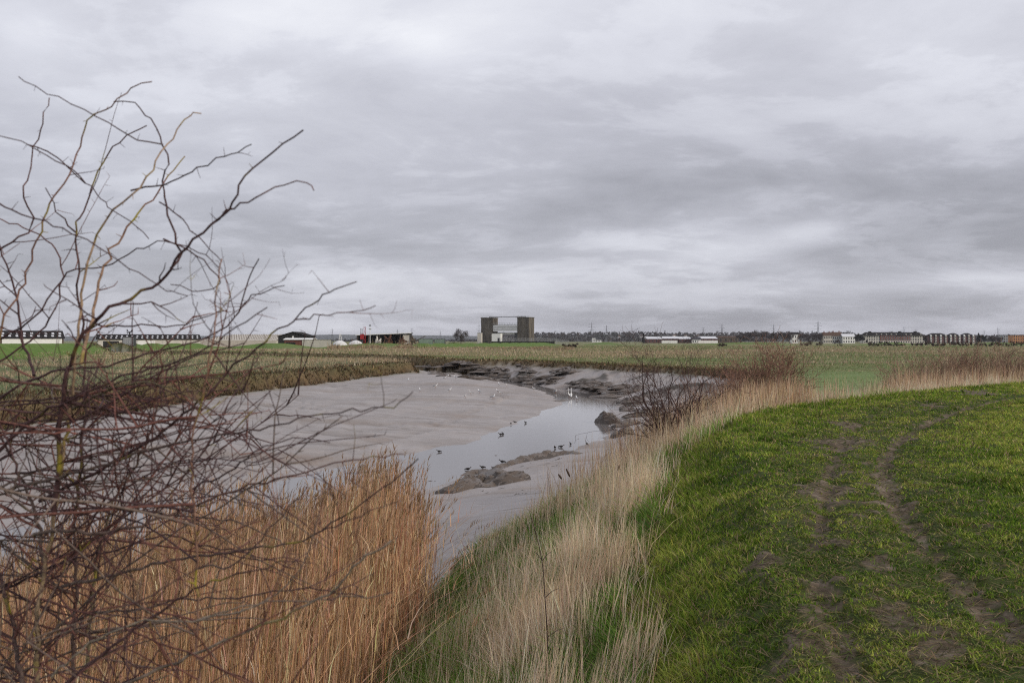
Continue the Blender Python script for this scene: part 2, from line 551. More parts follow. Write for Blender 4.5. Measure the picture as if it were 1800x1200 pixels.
def ground_mat():
    m, nt, N, L = new_mat("ground")
    out = N.new('ShaderNodeOutputMaterial')
    b = N.new('ShaderNodeBsdfPrincipled')
    L.new(b.outputs[0], out.inputs[0])
    geo = N.new('ShaderNodeNewGeometry')

    def noise(scale, detail=5, sx=1, sy=1, rough=.6, rot=0):
        mp = N.new('ShaderNodeMapping')
        mp.inputs['Scale'].default_value = (sx, sy, 1)
        mp.inputs['Rotation'].default_value = (0, 0, rot)
        L.new(geo.outputs['Position'], mp.inputs[0])
        n = N.new('ShaderNodeTexNoise')
        n.inputs['Scale'].default_value = scale
        n.inputs['Detail'].default_value = detail
        n.inputs['Roughness'].default_value = rough
        L.new(mp.outputs[0], n.inputs['Vector'])
        return n.outputs['Fac']

    def ramp(fac, stops):
        r = N.new('ShaderNodeValToRGB')
        el = r.color_ramp.elements
        while len(el) < len(stops):
            el.new(0.5)
        for e, (p, c) in zip(el, stops):
            e.position = p
            e.color = (*c, 1)
        L.new(fac, r.inputs[0])
        return r.outputs[0]

    def mix(f, a, c):
        x = N.new('ShaderNodeMix')
        x.data_type = 'RGBA'
        L.new(f, x.inputs[0])
        L.new(a, x.inputs[6])
        L.new(c, x.inputs[7])
        return x.outputs[2]

    def rng_(f, a, b_, lo=0, hi=1):
        r = N.new('ShaderNodeMapRange')
        r.inputs['From Min'].default_value = a
        r.inputs['From Max'].default_value = b_
        r.inputs['To Min'].default_value = lo
        r.inputs['To Max'].default_value = hi
        L.new(f, r.inputs['Value'])
        return r.outputs[0]

    def math_(op, a, c):
        x = N.new('ShaderNodeMath')
        x.operation = op
        for i, q in enumerate((a, c)):
            if isinstance(q, (int, float)):
                x.inputs[i].default_value = q
            else:
                L.new(q, x.inputs[i])
        return x.outputs[0]

    za, zb = N.new('ShaderNodeAttribute'), N.new('ShaderNodeAttribute')
    za.attribute_name, zb.attribute_name = 'zoneA', 'zoneB'
    sa, sb = N.new('ShaderNodeSeparateColor'), N.new('ShaderNodeSeparateColor')
    L.new(za.outputs['Color'], sa.inputs[0])
    L.new(zb.outputs['Color'], sb.inputs[0])
    turf, soil, mud, edge = sa.outputs[0], sa.outputs[1], sa.outputs[2], za.outputs['Alpha']
    weed, wet, slope, fb = sb.outputs[0], sb.outputs[1], sb.outputs[2], zb.outputs['Alpha']
    zc = N.new('ShaderNodeAttribute')
    zc.attribute_name = 'zoneC'
    sc_ = N.new('ShaderNodeSeparateColor')
    L.new(zc.outputs['Color'], sc_.inputs[0])
    # marsh: greyed green broken by straw streaks lying across
    marsh = ramp(noise(.05, 6, .35, 1.3), [(.30, (.12, .16, .06)), (.47, (.155, .185, .08)), (.60, (.24, .205, .11)), (.75, (.31, .25, .15))])
    fine = ramp(noise(2.4, 5), [(.3, (.55, .55, .55)), (.7, (1.35, 1.3, 1.25))])
    mm = N.new('ShaderNodeMix')
    mm.data_type = 'RGBA'
    mm.blend_type = 'MULTIPLY'
    mm.inputs[0].default_value = 1
    L.new(marsh, mm.inputs[6])
    L.new(fine, mm.inputs[7])
    c = mm.outputs[2]
    c = mix(sc_.outputs[0], c, ramp(noise(.5, 5), [(.3, (.12, .17, .06)), (.7, (.18, .235, .095))]))
    c = mix(fb, c, ramp(noise(.3, 4), [(.3, (.075, .135, .022)), (.7, (.125, .19, .04))]))
    c = mix(edge, c, ramp(noise(1.2, 5), [(.3, (.05, .035, .022)), (.7, (.15, .095, .05))]))
    c = mix(slope, c, ramp(noise(1.6, 5), [(.3, (.03, .045, .016)), (.55, (.06, .06, .03)), (.75, (.13, .10, .06))]))
    c = mix(turf, c, ramp(noise(2.2, 6), [(.3, (.022, .032, .008)), (.5, (.045, .062, .015)), (.72, (.085, .09, .03))]))
    soilc = ramp(noise(7, 6), [(.3, (.06, .043, .03)), (.55, (.14, .105, .078)), (.75, (.27, .22, .18))])
    c = mix(math_('MULTIPLY', soil, 0.93), c, soilc)
    mudc = ramp(noise(.35, 6, .5, 1.0), [(.3, (.235, .205, .19)), (.55, (.29, .258, .245)), (.75, (.34, .305, .29))])
    rill = noise(.9, 5, .22, 1.7, .7, .25)
    mudc = mix(rng_(rill, .57, .66, 0, .75), mudc, ramp(noise(3, 3), [(.3, (.115, .09, .075)), (.7, (.16, .125, .105))]))
    mudc = mix(rng_(noise(.12, 4, .4, 1.2), .53, .64, 0, .75), mudc, ramp(noise(3, 3), [(.3, (.19, .145, .115)), (.7, (.235, .185, .15))]))
    weedc = ramp(noise(2.2, 5), [(.35, (.022, .018, .012)), (.7, (.075, .055, .035))])
    mudc = mix(math_('MULTIPLY', sc_.outputs[2], rng_(noise(.22, 5, .35, 1.3), .46, .60, 0, .85)), mudc, ramp(noise(2, 4), [(.3, (.15, .105, .078)), (.7, (.23, .165, .125))]))
    mudc = mix(math_('MULTIPLY', wet, .7), mudc, ramp(noise(3, 3), [(.3, (.10, .08, .068)), (.7, (.15, .12, .10))]))
    mudc = mix(weed, mudc, weedc)
    c = mix(mud, c, mudc)
    L.new(c, b.inputs['Base Color'])
    # mud is wet and shines, the rest is dull
    rg = math_('ADD', math_('MULTIPLY', noise(1.1, 4, .5, 1), .40), .30)
    rough = N.new('ShaderNodeMix')
    L.new(math_('MULTIPLY', mud, math_('SUBTRACT', 1.0, math_('MULTIPLY', weed, .5))), rough.inputs[0])
    rough.inputs[2].default_value = .92
    L.new(rg, rough.inputs[3])
    L.new(rough.outputs[0], b.inputs['Roughness'])
    sp = rng_(mud, 0, 1, .12, .45)
    L.new(sp, b.inputs['Specular IOR Level'])
    h1 = math_('ADD', math_('MULTIPLY', noise(9, 6), .5), math_('MULTIPLY', noise(1.4, 5, .35, 1.3, .7, .25), 1.2))
    bp = N.new('ShaderNodeBump')
    bp.inputs['Strength'].default_value = .55
    bp.inputs['Distance'].default_value = .10
    L.new(h1, bp.inputs['Height'])
    L.new(bp.outputs[0], b.inputs['Normal'])
    return m


g = link("ground", build_ground(), ground_mat())
tag(g, kind="structure")


def build_water():
    m, nt, N, L = new_mat("water")
    out = N.new('ShaderNodeOutputMaterial')
    b = N.new('ShaderNodeBsdfPrincipled')
    b.inputs['Base Color'].default_value = (.17, .155, .15, 1)
    b.inputs['Roughness'].default_value = .06
    b.inputs['IOR'].default_value = 1.33
    L.new(b.outputs[0], out.inputs[0])
    geo = N.new('ShaderNodeNewGeometry')
    hs = None
    for sc, sx, a in ((1.6, .45, .6), (7, .6, .25)):
        mp = N.new('ShaderNodeMapping')
        mp.inputs['Scale'].default_value = (sx, 1, 1)
        mp.inputs['Rotation'].default_value = (0, 0, .3)
        L.new(geo.outputs['Position'], mp.inputs[0])
        n = N.new('ShaderNodeTexNoise')
        n.inputs['Scale'].default_value = sc
        n.inputs['Detail'].default_value = 3
        L.new(mp.outputs[0], n.inputs['Vector'])
        mu = N.new('ShaderNodeMath')
        mu.operation = 'MULTIPLY'
        mu.inputs[1].default_value = a
        L.new(n.outputs['Fac'], mu.inputs[0])
        if hs is None:
            hs = mu.outputs[0]
        else:
            ad = N.new('ShaderNodeMath')
            L.new(hs, ad.inputs[0])
            L.new(mu.outputs[0], ad.inputs[1])
            hs = ad.outputs[0]
    bp = N.new('ShaderNodeBump')
    bp.inputs['Strength'].default_value = .12
    bp.inputs['Distance'].default_value = .05
    L.new(hs, bp.inputs['Height'])
    L.new(bp.outputs[0], b.inputs['Normal'])
    mb = MB()
    mb.raw([(-225, -40, 0.0), (40, -5, 0.0), (40, 180, 0.0), (-60, 260, 0.0), (-225, 370, 0.0)], [(0, 1, 2, 3, 4)])
    o = mb.build("water", m)
    tag(o, kind="structure")


build_water()
# ------------------------------------------------------------------ grasses and reeds (uncountable: one object each)
def scatter(n, r0, r1, a0, a1, p):
    """points round the origin, density falling with distance as r**-p"""
    k = 2 - p
    u = rng.random(n)
    r = (r0 ** k + u * (r1 ** k - r0 ** k)) ** (1 / k)
    a = np.radians(a0 + rng.random(n) * (a1 - a0))
    return r * np.sin(a), r * np.cos(a), r


def along_crest(x, y, r, lo, hi):
    s, _ = seg_dist(x, y, CREST, sign=True)
    m = (s > lo) & (s < hi)
    return x[m], y[m], r[m]


def lerp(a, b, t):
    return np.asarray(a)[None, :] * (1 - t[:, None]) + np.asarray(b)[None, :] * t[:, None]


def jitter(c, amt):
    n = len(c)
    return np.clip(c * (1 + amt * rng.standard_normal(n))[:, None] * (1 + .06 * rng.standard_normal((n, 3))), .004, .8)


def pick(P, m):
    return {k: v[m] for k, v in P.items()}


def turf():
    x, y, r = scatter(900000, 3.2, 52, -22, 34, 1.5)
    xb, yb, rb = scatter(110000, .8, 12, -75, 80, 1.0)          # round the photographer's feet and off to the sides
    kb = (rb < 3.2) | (np.arctan2(xb, yb) > math.radians(34))
    x, y, r = np.concatenate([x, xb[kb]]), np.concatenate([y, yb[kb]]), np.concatenate([r, rb[kb]])
    x, y, r = along_crest(x, y, r, -15, 2.2)
    P = place(x, y)
    cl = fbm(x * 4.2 + 30, y * 4.2, 3) + .6 * fbm(x * 11, y * 11, 2)
    thin = np.clip(1.0 - P['soil'] * 1.05, 0.04, 1) * np.clip(.80 + .95 * cl + .25 * smooth((-P['s'] - 3) / 3), .10, 1)
    P['cl'] = cl
    keep = (P['turf'] > .4) & (~P['inb']) & (rng.random(len(x)) < thin) & (P['s'] > -14)
    x, y, r = x[keep], y[keep], r[keep]
    P = pick(P, keep)
    n = len(x)
    t = np.clip(.5 + .45 * P['n1'] + .25 * fbm(x * .35, y * .35, 3) + .22 * rng.standard_normal(n), 0, 1)
    land = smooth((-P['s'] - 3.2) / 2.5)
    t = np.clip(t + .32 * land - .06 * np.clip(P['worn'], 0, 1), 0, 1)
    c = np.where((t < .5)[:, None], lerp((.052, .112, .011), (.185, .272, .032), np.clip(t * 2, 0, 1)), lerp((.185, .272, .032), (.42, .43, .095), np.clip(t * 2 - 1, 0, 1)))
    straw = rng.random(n) < .11 + .14 * np.clip(P['n2'], 0, 1) + .10 * smooth((P['s'] + .2) / .7) + .05 * np.clip(P['worn'], 0, 1)
    c[straw] = lerp((.20, .14, .07), (.46, .37, .20), rng.random(straw.sum()))
    c = jitter(c, .22)
    edge = smooth((P['s'] + .7) / 1.2)
    tuft = smooth((fbm(x * 1.6 + 40, y * 1.6, 2) - .45) / .3)
    c = c * (1 - .35 * tuft * (1 - straw))[:, None]
    h = (.026 + .034 * rng.random(n)) * (1 + 1.4 * edge + 1.3 * tuft + .25 * P['n1'] + .5 * np.clip(P['cl'], -.6, .8)) * (1 + r / 60) * (1 - .4 * np.clip(P['worn'], 0, 1))
    w = (.0042 + .0022 * rng.random(n)) * (1 + r / 6.5)
    root = np.stack([x, y, P['z'] - .006], 1)
    A = Acc()
    A.add(*blades("", root, h, w, rng.random(n) * 6.28, .35 + .75 * rng.random(n), c, 2))
    o = link("turf_grass", A.mesh("turf_grass"), leaf_mat("turf_blades", .28, .75, .06))
    tag(o, "short green turf with worn muddy patches along the bank top", "grass", kind="stuff")


def rough_grass():
    A = Acc()
    # green understorey on the slope
    x, y, r = along_crest(*scatter(360000, 1.8, 50, -40, 34, 1.45), -.5, 12)
    P = place(x, y)
    m = (P['s'] > .35) & (P['s'] < 11) & (~P['inb']) & (P['db'] > .05) & ((P['near']) | (P['s'] < 6.5))
    x, y, r = x[m], y[m], r[m]
    P = pick(P, m)
    n = len(x)
    g = fbm(x * .5 + 7, y * .5 + 3, 3)
    t = np.clip(.5 + .8 * g + .2 * rng.standard_normal(n), 0, 1)
    c = lerp((.045, .11, .018), (.24, .36, .07), t)
    dead = rng.random(n) < .22 - .18 * t
    c[dead] = lerp((.10, .07, .035), (.30, .23, .13), rng.random(dead.sum()))
    c = jitter(c, .2)
    h = (.16 + .22 * rng.random(n)) * (1 + .5 * g)
    w = (.0055 + .003 * rng.random(n)) * (1 + r / 11)
    root = np.stack([x, y, P['z'] - .01], 1)
    az = 2.6 + 1.4 * perlin(x * .8, y * .8) * 3
    A.add(*blades("", root, h, w, az + rng.standard_normal(n) * .9, .35 + .7 * rng.random(n), c, 3))
    o = link("bank_grass", A.mesh("bank_grass"), leaf_mat("bank_blades", .3, .75, .06))
    tag(o, "long green tussock grass on the slope between path and mud", "grass", kind="stuff")

    # standing dead stems
    B = Acc()
    x, y, r = along_crest(*scatter(560000, 3.0, 56, -32, 36, 1.35), -.9, 10)
    P = place(x, y)
    cl = fbm(x * .9 + 11, y * .9 + 5, 3) + .5 * fbm(x * 3.1, y * 3.1, 2)
    s = P['s']
    band = np.exp(-((s - .75 - .030 * y) / np.where(s > .75 + .03 * y, .62 + .035 * y, .9 + .02 * y)) ** 2)
    nearcl = np.zeros_like(x)
    for px, py, rad in ((930, 1190, .45), (870, 1110, .4), (930, 1130, .42), (905, 1010, .5), (750, 1180, .3), (1120, 1185, .28), (1000, 1080, .35)):
        q = None
        for Y in np.arange(3.5, 16, .05):      # where that sight line meets the slope
            X = (px - CX) / F * Y
            if CZ - (py - HY) / F * Y < ground_z(X, Y):
                q = (X, Y)
                break
        if q:
            nearcl = np.maximum(nearcl, np.exp(-((x - q[0]) ** 2 + (y - q[1]) ** 2) / rad ** 2))
    dens = np.clip(band * (.26 + 1.15 * cl) * smooth((y - 3) / 4.5) + nearcl * .8 + .05 * smooth(y / 8 - .2), 0, 1) * smooth((s - .15) / .5)
    far = smooth((y - 17) / 5)
    dens = np.clip(dens + far * .62 * smooth((s + .1) / .5) * smooth((6 - s) / 2) * (.6 + .8 * cl), 0, 1)
    gapm = np.exp(-((x - 10.2) / 2.2) ** 2 - ((y - 28.5) / 5) ** 2)
    dens = dens * (1 - .85 * gapm)
    m = (rng.random(len(x)) < dens) & (s > -.1) & (s < 9) & (~P['inb']) & (P['db'] > .3)
    x, y, r, cl, nc = x[m], y[m], r[m], cl[m], nearcl[m]
    P = pick(P, m)
    n = len(x)
    t = np.clip(.5 + .25 * rng.standard_normal(n) + .3 * fbm(x * .6, y * .6, 2), 0, 1)
    c = jitter(lerp((.48, .345, .215), (.88, .72, .53), t), .13)
    h = (.33 + .40 * rng.random(n)) * (1 + .25 * cl) * smooth(.35 + P['s'] / 1.2)
    h *= np.where(rng.random(n) < .07, 1.4, 1)
    w = (.0028 + .002 * rng.random(n)) * (1 + r / 10)
    root = np.stack([x, y, P['z'] - .01], 1)
    az = 1.0 + 3 * perlin(x * .7 + 9, y * .7)
    B.add(*blades("", root, h, w, az + rng.standard_normal(n) * .8, .12 + .36 * rng.random(n) ** 1.7 + (rng.random(n) < .08) * .7, c, 3))
    # taller reed-like stands: round the thicket and along the far side of the bend
    x, y, r = along_crest(*scatter(240000, 17, 60, -4, 36, 1.2), -.5, 9)
    P = place(x, y)
    s = P['s']
    cl = fbm(x * .55 + 21, y * .55, 3)
    a1 = np.exp(-((x - 6.3) / 2.9) ** 2 - ((y - 25.5) / 4.2) ** 2) * 1.1
    gapm = np.exp(-((x - 10.2) / 1.9) ** 2 - ((y - 28.5) / 4.5) ** 2)
    a1 = a1 * (1 - gapm)
    a2 = smooth((x - 13.2) / 2.5) * np.exp(-((s - 4.6) / 2.0) ** 2) * .85
    m = (rng.random(len(x)) < np.clip(np.maximum(a1, a2) * (.55 + .8 * cl), 0, 1)) & (s > .3) & (s < 8) & (~P['inb'])
    x, y, r, a2 = x[m], y[m], r[m], a2[m]
    P = pick(P, m)
    n = len(x)
    print("tall straw", n)
    c = jitter(lerp((.34, .215, .125), (.80, .60, .41), np.clip(.5 + .3 * rng.standard_normal(n), 0, 1)), .15)
    h = np.where(a2 > .05, 1.25, .85) * (.65 + .5 * rng.random(n)) + .28 * np.clip(P['s'] - .3, 0, 4) * .6
    root = np.stack([x, y, P['z'] - .02], 1)
    B.add(*blades("", root, h, (.005 + .003 * rng.random(n)) * (1 + r / 16), rng.random(n) * 6.28, .05 + .45 * rng.random(n) ** 2.5, c, 3))
    o = link("dry_grass", B.mesh("dry_grass"), leaf_mat("dry_blades", .4, .8, .06))
    tag(o, "tall bleached dry grass stems along the edge of the path", "dry grass", kind="stuff")


REED_BED = [(-1.15, 14.6), (-1.5, 16.8), (-3.0, 18.6), (-4.6, 18.2), (-6.4, 18.6), (-8.2, 16), (-7.2, 10), (-5, 5.2), (-2.6, 4.2), (-1.25, 6.2), (-1.15, 8.2), (-1.3, 10.5), (-1.0, 12.5)]


def reeds():
    poly = np.array(REED_BED, float)
    n0 = 42000
    x = -8.5 + rng.random(n0) * 8
    y = 4 + rng.random(n0) * 15
    m = inside(x, y, poly)
    d, _ = seg_dist(x, y, poly, closed=True)
    cl = fbm(x * .8 + 3, y * .8 + 8, 3)
    gap = smooth((fbm(x * .45 + 1, y * .45 + 2, 2) + .38) / .3)
    m &= rng.random(n0) < np.clip(.42 + .5 * cl + .2, .05, 1) * np.clip(d / .5 + .15, 0, 1) * (.25 + .75 * gap)
    x, y, d, cl = x[m], y[m], d[m], cl[m]
    P = place(x, y)
    n = len(x)
    print("reeds", n)
    base_z = np.maximum(P['z'], .25)
    fh = fbm(x * .5, y * .5, 2)
    h = (2.36 + .30 * rng.standard_normal(n) + .38 * fh + .22 * fbm(x * 1.7 + 5, y * 1.7, 2)) * np.clip(.72 + d * .4, 0, 1)
    h -= .30 * smooth((P['z'] - 1.6) / 1.2)
    # the bed stands tallest in its middle and drops towards the left end
    far_ = smooth((y - 9.5) / 3)
    h *= 1.02 - .14 * smooth((-x - 4.2) / 2.2) + .14 * np.exp(-((x + 2.2) / .9) ** 2) - .26 * far_ * np.exp(-((x + 3.75) / .62) ** 2)
    h = np.clip(h, .5, 3.0)
    t = np.clip(.5 + .3 * rng.standard_normal(n) + .3 * cl, 0, 1)
    c = jitter(lerp((.40, .225, .115), (.82, .56, .365), t), .14)
    root = np.stack([x, y, base_z - .03], 1)
    az = .35 + rng.standard_normal(n) * .9
    lean = .04 + .09 * rng.random(n) + (rng.random(n) < .09) * (.2 + .5 * rng.random(n))
    A = Acc()
    w = (.0055 + .0025 * rng.random(n)) * (1 + y / 25)
    prof = [1, .9, .75, .6]
    A.add(*blades("", root, h, w, az, lean, c, 4, profile=prof))
    A.add(*blades("", root, h, w, az, lean, c, 4, face=rng.random(n) * 6.28, profile=prof))

    def along(i, tt):
        q = root[i].copy()
        off = h[i] * lean[i] * tt ** 1.6
        q[:, 0] += np.cos(az[i]) * off
        q[:, 1] += np.sin(az[i]) * off
        q[:, 2] += h[i] * (tt - .35 * lean[i] * tt ** 2)
        return q
    i = np.repeat(np.arange(n), 3)
    k = len(i)
    A.add(*blades("", along(i, .2 + .7 * rng.random(k)), .16 + .22 * rng.random(k), (.005 + .004 * rng.random(k)) * (1 + y[i] / 30), rng.random(k) * 6.28,
                  .12 + .5 * rng.random(k) ** 2, jitter(c[i] * 1.05, .2), 3))
    pl = np.flatnonzero((rng.random(n) < .34) & (h > 1.2))
    i = np.repeat(pl, 11)
    k = len(i)
    plc = jitter(lerp((.20, .115, .06), (.42, .28, .17), rng.random(k)), .15)
    A.add(*blades("", along(i, .91 + .09 * rng.random(k)), .06 + .09 * rng.random(k), .006 + .006 * rng.random(k), az[i] + rng.standard_normal(k) * .7, .35 + .6 * rng.random(k), plc, 2))
    # collapsed litter between the stems
    k = 26000
    i = rng.integers(0, n, k)
    q = root[i] + np.stack([rng.standard_normal(k) * .1, rng.standard_normal(k) * .1, np.full(k, .03)], 1)
    A.add(*blades("", q, .35 + .5 * rng.random(k), .008 + .006 * rng.random(k), rng.random(k) * 6.28, .6 + .8 * rng.random(k), jitter(lerp((.10, .055, .025), (.30, .19, .10), rng.random(k)), .2), 3))
    o = link("reeds", A.mesh("reeds"), leaf_mat("reed_stems", .28, .75, .08))
    tag(o, "bed of tall orange brown dead reeds at the foot of the bank", "reeds", kind="stuff")


def marsh():
    # brown purslane and litter hanging over the creek edges
    A = Acc()
    x, y, r = scatter(1300000, 34, 330, -38, 36, 1.75)
    d0, _ = seg_dist(x, y, BASIN, closed=True)
    k0 = (d0 < 7.5) & (rng.random(len(x)) < 2.2 * np.exp(-np.clip(d0 - 1.5, 0, 9) / 2.6))
    x, y, r = x[k0], y[k0], r[k0]
    P = place(x, y)
    m = (~P['near']) & (P['db'] < 6.5) & ((~P['inb']) | (P['db'] < .5)) & (P['s'] > 3)
    m &= rng.random(len(x)) < np.exp(-P['db'] / 2.6)
    x, y, r = x[m], y[m], r[m]
    P = pick(P, m)
    n = len(x)
    print("edge", n)
    t = np.clip(.45 + .5 * fbm(x * .35, y * .35, 3) + .25 * rng.standard_normal(n) + .05 * P['db'], 0, 1)
    c = lerp((.030, .022, .013), (.135, .085, .045), t)
    ol = rng.random(n) < .22
    c[ol] = lerp((.035, .035, .015), (.10, .10, .04), rng.random(ol.sum()))
    st = rng.random(n) < .10
    c[st] = lerp((.20, .14, .08), (.34, .25, .15), rng.random(st.sum()))
    c = jitter(c, .25)
    h = (.18 + .32 * rng.random(n) ** 1.5) * (1 + .35 * fbm(x * .3 + 4, y * .3, 2))
    w = .02 + .0007 * r * (.5 + 1.1 * rng.random(n))
    h = h * (.7 + .7 * np.clip(fbm(x * .9 + 3, y * .9, 3) + .4, 0, 1.4))
    root = np.stack([x, y, P['z'] - .05], 1)
    A.add(*blades("", root, h, w, rng.random(n) * 6.28, .2 + .9 * rng.random(n), c, 2))
    o = link("creek_edge_vegetation", A.mesh("creek_edge_vegetation"), leaf_mat("edge_leaves", .1, .8, .1))
    tag(o, "dark brown saltmarsh plants along the crumbling creek edge", "marsh plants", kind="stuff")

    B = Acc()
    x, y, r = scatter(760000, 42, 620, -36, 34, 1.45)
    P = place(x, y)
    m = (~P['inb']) & ((~P['near']) | (P['db'] > 4)) & (P['s'] > 5.0) & (P['df'] > 7) & (P['db'] > 1.2)
    x, y, r = x[m], y[m], r[m]
    P = pick(P, m)
    n = len(x)
    print("marsh", n)
    streak = fbm(x * .018 + 2, y * .06 + 1, 4) + .35 * fbm(x * .2, y * .2, 3)
    # straw coloured belts: behind the creek on the right and along the left marsh
    belt = np.exp(-((y - 265 - .12 * x) / 75) ** 2) * smooth((x + 40) / 30) + .8 * np.exp(-((y - 150) / 22) ** 2) * smooth((-x - 8) / 8) * .8 + .7 * smooth((y - 190) / 30) * smooth((-x - 10) / 10)
    field = P['field']
    st = np.clip(.07 + .75 * streak + .38 * belt - .6 * field, 0, 1)
    straw = rng.random(n) < st
    t = np.clip(.5 + .3 * rng.standard_normal(n) + .4 * streak, 0, 1)
    c = lerp((.12, .165, .055), (.22, .27, .115), t)
    f = np.clip(field, 0, 1)[:, None]
    c = c * (1 - f) + lerp((.16, .215, .08), (.27, .335, .145), t) * f
    pale = (smooth((-x - 5) / 10) * smooth(1 - (y - 150) / 30))[:, None]
    c = c * (1 - pale) + lerp((.11, .145, .08), (.19, .215, .135), t) * pale
    k = straw.sum()
    c[straw] = lerp((.24, .18, .11), (.56, .45, .32), np.clip(.5 + .3 * rng.standard_normal(k), 0, 1))
    c = jitter(c, .2)
    h = np.where(straw, .20 + .32 * rng.random(n), .10 + .16 * rng.random(n)) * (1 - .55 * field) * (1 + .4 * belt)
    w = (.012 + .00055 * r) * (.5 + 1.0 * rng.random(n) ** 2)
    h = h * (.6 + .9 * rng.random(n) ** 2) * (1 + .4 * streak)
    root = np.stack([x, y, P['z'] - .03], 1)
    B.add(*blades("", root, h, w, rng.random(n) * 6.28, .2 + .6 * rng.random(n), c, 2))
    # pale reeds standing along the far flood bank in front of the yard
    k = 9000
    px = rng.uniform(575, 1010, k)
    yy = np.interp(px, [575, 700, 800, 1010], [366, 385, 392, 330]) + rng.normal(0, 7, k)
    xx = (px - CX) / F * yy
    Q = place(xx, yy)
    cl2 = fbm(px * .03, yy * .05, 3)
    kk = (rng.random(k) < np.clip(.35 + 1.0 * cl2 + .35 * np.exp(-((px - 660) / 90) ** 2), 0, 1)) & (~Q['inb'])
    xx, yy, px, cl2 = xx[kk], yy[kk], px[kk], cl2[kk]
    k = len(xx)
    hh = (.7 + 1.1 * rng.random(k)) * (1 + .6 * cl2) * (.75 + .5 * np.exp(-((px - 650) / 90) ** 2))
    B.add(*blades("", np.stack([xx, yy, Q['z'][kk] - .03], 1), hh, .10 + .16 * rng.random(k), rng.random(k) * 6.28, .1 + .4 * rng.random(k),
                  jitter(lerp((.15, .105, .06), (.48, .37, .25), rng.random(k)), .2), 2))
    o = link("marsh_grass", B.mesh("marsh_grass"), leaf_mat("marsh_blades", .25, .85, .04))
    tag(o, "pale green and straw coloured grass of the flat saltmarsh", "grass", kind="stuff")


def litter():
    # flattened dead blades and crumbs of earth on the worn ground
    x, y, r = scatter(150000, 3.2, 30, -12, 34, 1.6)
    P = place(x, y)
    m = (P['turf'] > .5) & (rng.random(len(x)) < .06 + .42 * np.clip(P['worn'] + P['soil'], 0, 1)) & (P['s'] > -8)
    x, y, r = x[m], y[m], r[m]
    P = pick(P, m)
    n = len(x)
    c = lerp((.05, .045, .018), (.28, .21, .11), rng.random(n) ** 2)
    gr = rng.random(n) < .4
    c[gr] = lerp((.035, .06, .012), (.12, .15, .03), rng.random(gr.sum()))
    A = Acc()
    root = np.stack([x, y, P['z'] + .002 + .006 * rng.random(n)], 1)
    A.add(*blades("", root, .035 + .05 * rng.random(n), (.003 + .002 * rng.random(n)) * (1 + r / 7), rng.random(n) * 6.28, 1.7 + 1.0 * rng.random(n), jitter(c, .2), 2, droop=1.0))
    tag(link("grass_litter", A.mesh("grass_litter"), leaf_mat("litter_blades", .1, .8, .1)), "flattened dead grass and litter on the worn wheel tracks", "litter", kind="stuff")


turf()
litter()
rough_grass()
reeds()
marsh()
# ------------------------------------------------------------------ bare shrubs
R3 = np.random.default_rng(21)


def catmull(P, step):
    P = np.asarray(P, float)
    Q = np.vstack([2 * P[0] - P[1], P, 2 * P[-1] - P[-2]])
    out = []
    for i in range(1, len(Q) - 2):
        n = max(2, int(np.linalg.norm(Q[i + 1] - Q[i]) / step) + 1)
        t = np.linspace(0, 1, n, endpoint=False)[:, None]
        out.append(.5 * (2 * Q[i] + (Q[i + 1] - Q[i - 1]) * t + (2 * Q[i - 1] - 5 * Q[i] + 4 * Q[i + 1] - Q[i + 2]) * t ** 2 + (3 * Q[i] - Q[i - 1] - 3 * Q[i + 1] + Q[i + 2]) * t ** 3))
    out.append(Q[-2][None])
    return np.vstack(out)


def unit(v):
    return v / (np.linalg.norm(v) + 1e-12)


def twig(T, p, d, length, r, col, depth, seg=.028, kink=.34, up=.03, spur=.55, tip_col=None):
    """one kinked shoot with thorny spurs and, while depth lasts, side shoots"""
    n = max(3, int(length / seg))
    pts = [p]
    d = unit(d)
    for k in range(n):
        d = unit(d + kink * .5 * R3.standard_normal(3) * (1 if k % 2 else .6) + np.array([0, 0, up]))
        pts.append(pts[-1] + d * (length / n))
        if k > 0 and R3.random() < spur:                      # thorn
            a = unit(np.cross(d, R3.standard_normal(3)))
            q = pts[-1]
            e = q + unit(a * .95 + d * .35) * (.008 + .02 * R3.random())
            T.tube([q, (q + e) / 2, e], [r * .55, r * .4, r * .1], col, 3)
        if depth > 0 and k > 0 and R3.random() < .42:
            a = unit(np.cross(d, R3.standard_normal(3)))
            twig(T, pts[-1], unit(a + d * (.35 + .5 * R3.random())), length * (.22 + .4 * R3.random()) * (1 - .4 * k / n), r * .66, col, depth - 1, seg, kink, up, spur)
    T.tube(pts, np.linspace(r, r * .38, len(pts)), col, 4 if r < .003 else 5)


PURPLE, RED, BUFF_SUNLIT, GREYB, OLIVE = (.072, .036, .036), (.16, .066, .052), (.34, .23, .15), (.13, .095, .078), (.135, .11, .06)  # the buff tone paints sunlight onto the upper main stems
